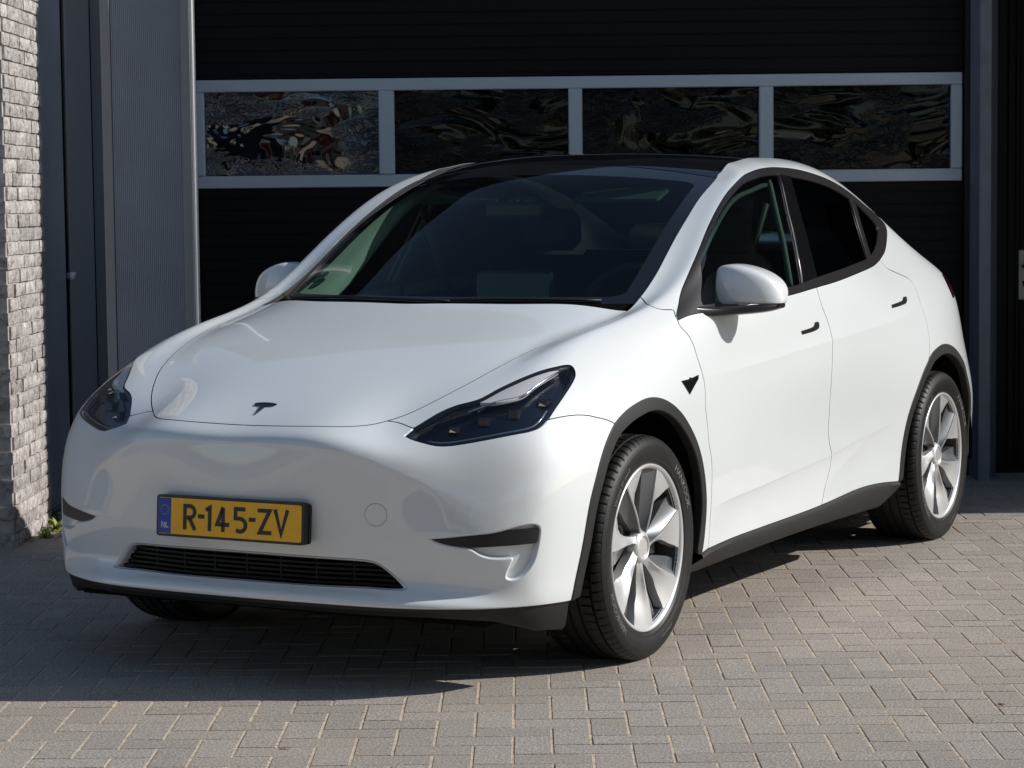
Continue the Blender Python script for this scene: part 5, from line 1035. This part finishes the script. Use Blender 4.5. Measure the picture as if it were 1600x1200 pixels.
for s in (1,-1):
    # lining of windscreen pillar: runs just inside the A pillar
    P=Sf(apin[:,0],apin[:,1])[::4]; hgt=np.clip((P[:,2]-1.10)/.40,0,1); lat=np.array([.80,.60,0.]); back=np.array([-.1,1,0.])
    # the lining swells into the cabin towards the dashboard (built on the right side, mirrored for the left)
    Q0=P*[-1,1,1]+np.array([.02,.03,-.02]); Q1=Q0+np.outer(.075*(1-hgt)+.05,lat)+np.outer(.02+.03*(1-hgt),back); Q2=Q1+np.outer(.06+0*hgt,np.array([-.3,1,0])); Q3=Q0*1+np.array([-.05,.10,0])
    Q0=np.vstack([Q0[:1]+[.01,.05,-.04],Q0]);Q1=np.vstack([Q1[:1]+[.02,.02,-.05],Q1]);Q2=np.vstack([Q2[:1]+[.02,0,-.10],Q2])
    V=np.vstack([Q0,(Q0+Q1)/2+[0,-.006,0],Q1,Q2])*[-s,1,1]; n=len(Q0); F=[(i*n+j,i*n+j+1,(i+1)*n+j+1,(i+1)*n+j) for i in range(3) for j in range(n-1)]
    mesh_obj('pillar_lining',V,F,LTRIM,car,off=CO)
    # centre pillar lining and belt
    gq=ccurve(UV['gF'][9:14],.03); P,N=Sf(gq[:,0],gq[:,1],True); P=(P-N*.045+np.array([0,-.012,0]))*[s,1,1]
    MB().tube(list(P),.012,8).obj('centre_pillar_lining',PILM,car,off=CO)
    gq=ccurve(UV['gF'][2:10],.03); P,N=Sf(gq[:,0],gq[:,1],True); P=(P-N*.05+np.array([0,.01,-.012]))*[s,1,1]
    MB().tube(list(P),.009,8).obj('window_frame_lining',VISOR,car,off=CO)
    MB().tube([(s*.73,1.46,1.42),(s*.66,1.46,1.20),(s*.60,1.5,1.0)],.016,6).obj('seat_belt',SEAT,car,off=CO)
    MB().bbox((s*.33-.17,1.02,1.425),(s*.33+.17,1.14,1.440),.006).map(lambda x,y,z:(x,y,z+(y-1.02)*.36)).obj('sun_visor',VISOR,car,off=CO,smooth=False)
    inner_=MB().box((.80,.62,.62),(.815,2.3,1.04)); inner_.map(lambda x,y,z:(x*s,y,z)).obj('door_card',DASH,car,off=CO,smooth=False)
# ---- cowl, wipers
Sf,_sf=WSF
def ws_line(pts,off):
    c=np.array([(abs(x),k) for x,k in pts]); P,N=Sf(c[:,0],c[:,1],True); P=P+N*off; P[:,0]*=np.sign([x if x else 1 for x,k in pts]); return list(P)
MB().tube(ws_line([(t,.10+.13*math.sin((t+1.4)/1.75*math.pi)) for t in np.linspace(-1.38,.30,16)],.004),.005,6).obj('wiper',BLACKPL,car,off=CO)
MB().tube(ws_line([(t,.12+.10*math.sin((t-.1)/1.2*math.pi)) for t in np.linspace(.12,1.28,12)],.004),.005,6).obj('wiper',BLACKPL,car,off=CO)
# ---- windscreen stickers at the lower corner on the right-hand side of the car
def disc_uv(name,uv,r,m,off,parent,n=28,sx=-1,rot=0,ry=None):
    c=circ(uv,r,n); P,N=Sf(c[:,0],c[:,1],True); P=(P+N*off)*[sx,1,1]; return mesh_obj(name,P,[tuple(range(n)) if sx>0 else tuple(range(n))[::-1]],m,parent,off=CO,smooth=False)
STK=[(1.262,1.36),(1.215,.98)]
for i,uv in enumerate(STK):
    o=disc_uv('windscreen_sticker',uv,.036,STKG,-.0045,car)
    if i==0: disc_uv('sticker_face',uv,.027,mat('sticker_inner',(.20,.30,.30),.8,spec=.1),-.0040,o)
    else:
        Pq,Nq,eq,fq=surf_frame(uv); poly=[(-.030,-.012),(.030,-.012),(.034,.001),(-.034,.001)]
        mesh_obj('sticker_band',np.array([Pq+eq*a+fq*b-Nq*.0040 for a,b in poly])*[-1,1,1],[(3,2,1,0)],mat('sticker_pale2',(.20,.32,.32),.8,spec=.1),o,off=CO,smooth=False)
Sf,_sf=_S0,_s0
# ================================================================== BEHIND THE CAMERA: what the paint and the panes reflect; trees and hedge added to block low sky
def far_tree(x,y,h,r,label):
    t=thing('tree',label,'tree',(x,y,0),0,'unseen trees added across the yard'); 
    MB().tube([(0,0,0),(.1,0,h*.35),(0,.1,h*.6)],[.22,.16,.08],8).obj('trunk',mat('bark',(.09,.07,.05),.9),t)
    N_=5200; V=[];F=[]
    cl=[(random.gauss(0,r*.45),random.gauss(0,r*.45),h*.66+random.gauss(0,h*.13),random.uniform(.35,.6)*r) for _ in range(26)]
    for i in range(N_):
        cx,cy,cz,cr=random.choice(cl); a,b=random.uniform(0,6.28),math.acos(random.uniform(-1,1)); q=cr*random.uniform(.6,1); c=np.array([cx+q*math.sin(b)*math.cos(a),cy+q*math.sin(b)*math.sin(a),cz+q*math.cos(b)])
        u=np.array([random.gauss(0,1) for _ in range(3)]); u/=np.linalg.norm(u); v=np.cross(u,[random.gauss(0,1) for _ in range(3)]); v/=np.linalg.norm(v); s=random.uniform(.14,.28); k=len(V); V+=[tuple(c-u*s),tuple(c+v*s*.6),tuple(c+u*s),tuple(c-v*s*.6)]; F.append((k,k+1,k+2,k+3))
    mesh_obj('crown',V,F,mat('foliage',(.06,.10,.028),.7),t,smooth=False)
def bw_(x,y): P=BO+BD*x+BN*y; return P[0],P[1]
for (x,y,h,r,lb) in ((-1.0,-20,12,4.0,'left tree of the unseen row added across the yard'),(5.5,-21,13,4.4,'middle tree of the unseen row added across the yard'),(12,-19,12,4.0,'right tree of the unseen row added across the yard')):
    far_tree(*bw_(x,y),h,r,lb)
hedge=thing('hedge','clipped dark hedge added unseen below the trees across the yard','hedge',(*bw_(5,-17.5),0),BA)
V=[];F=[]
for i in range(5200):
    c=np.array([random.uniform(-8.5,10),random.gauss(0,.5),random.uniform(0,2.4)]); u=np.array([random.gauss(0,1) for _ in range(3)]); u/=np.linalg.norm(u); v=np.cross(u,[random.gauss(0,1) for _ in range(3)]); v/=np.linalg.norm(v); s=random.uniform(.08,.16); k=len(V); V+=[tuple(c-u*s),tuple(c+v*s*.6),tuple(c+u*s),tuple(c-v*s*.6)]; F.append((k,k+1,k+2,k+3))
mesh_obj('foliage',V,F,mat('hedge_green',(.035,.06,.02),.7),hedge,smooth=False)
hb=thing('workshop_building','pale workshop building with a red gate across the yard','building',(*bw_(-9.5,-24),0),BA-.55)
MB().box((-12,-3,0),(5,3,5.0)).obj('wall',mat('pale_brick_far',(.50,.43,.36),.9,noise=(3,.2)),hb,smooth=False); MB().box((-12.3,-3.3,5.0),(5.3,3.3,5.4)).obj('roof',UPM,hb,smooth=False)
for x in (-9.5,-6,-2.2,1.0): MB().box((x-.8,3.0,1.0),(x+.8,3.05,3.0)).obj('window',GBLACK,hb,smooth=False)
MB().box((2.4,3.0,0),(4.4,3.06,3.2)).obj('red_door',mat('red_gate',(.22,.04,.03),.5),hb,smooth=False)
MB().box((-.9,3.0,0),(-.1,3.05,4.2)).obj('white_panel',WSTRIP,hb,smooth=False)
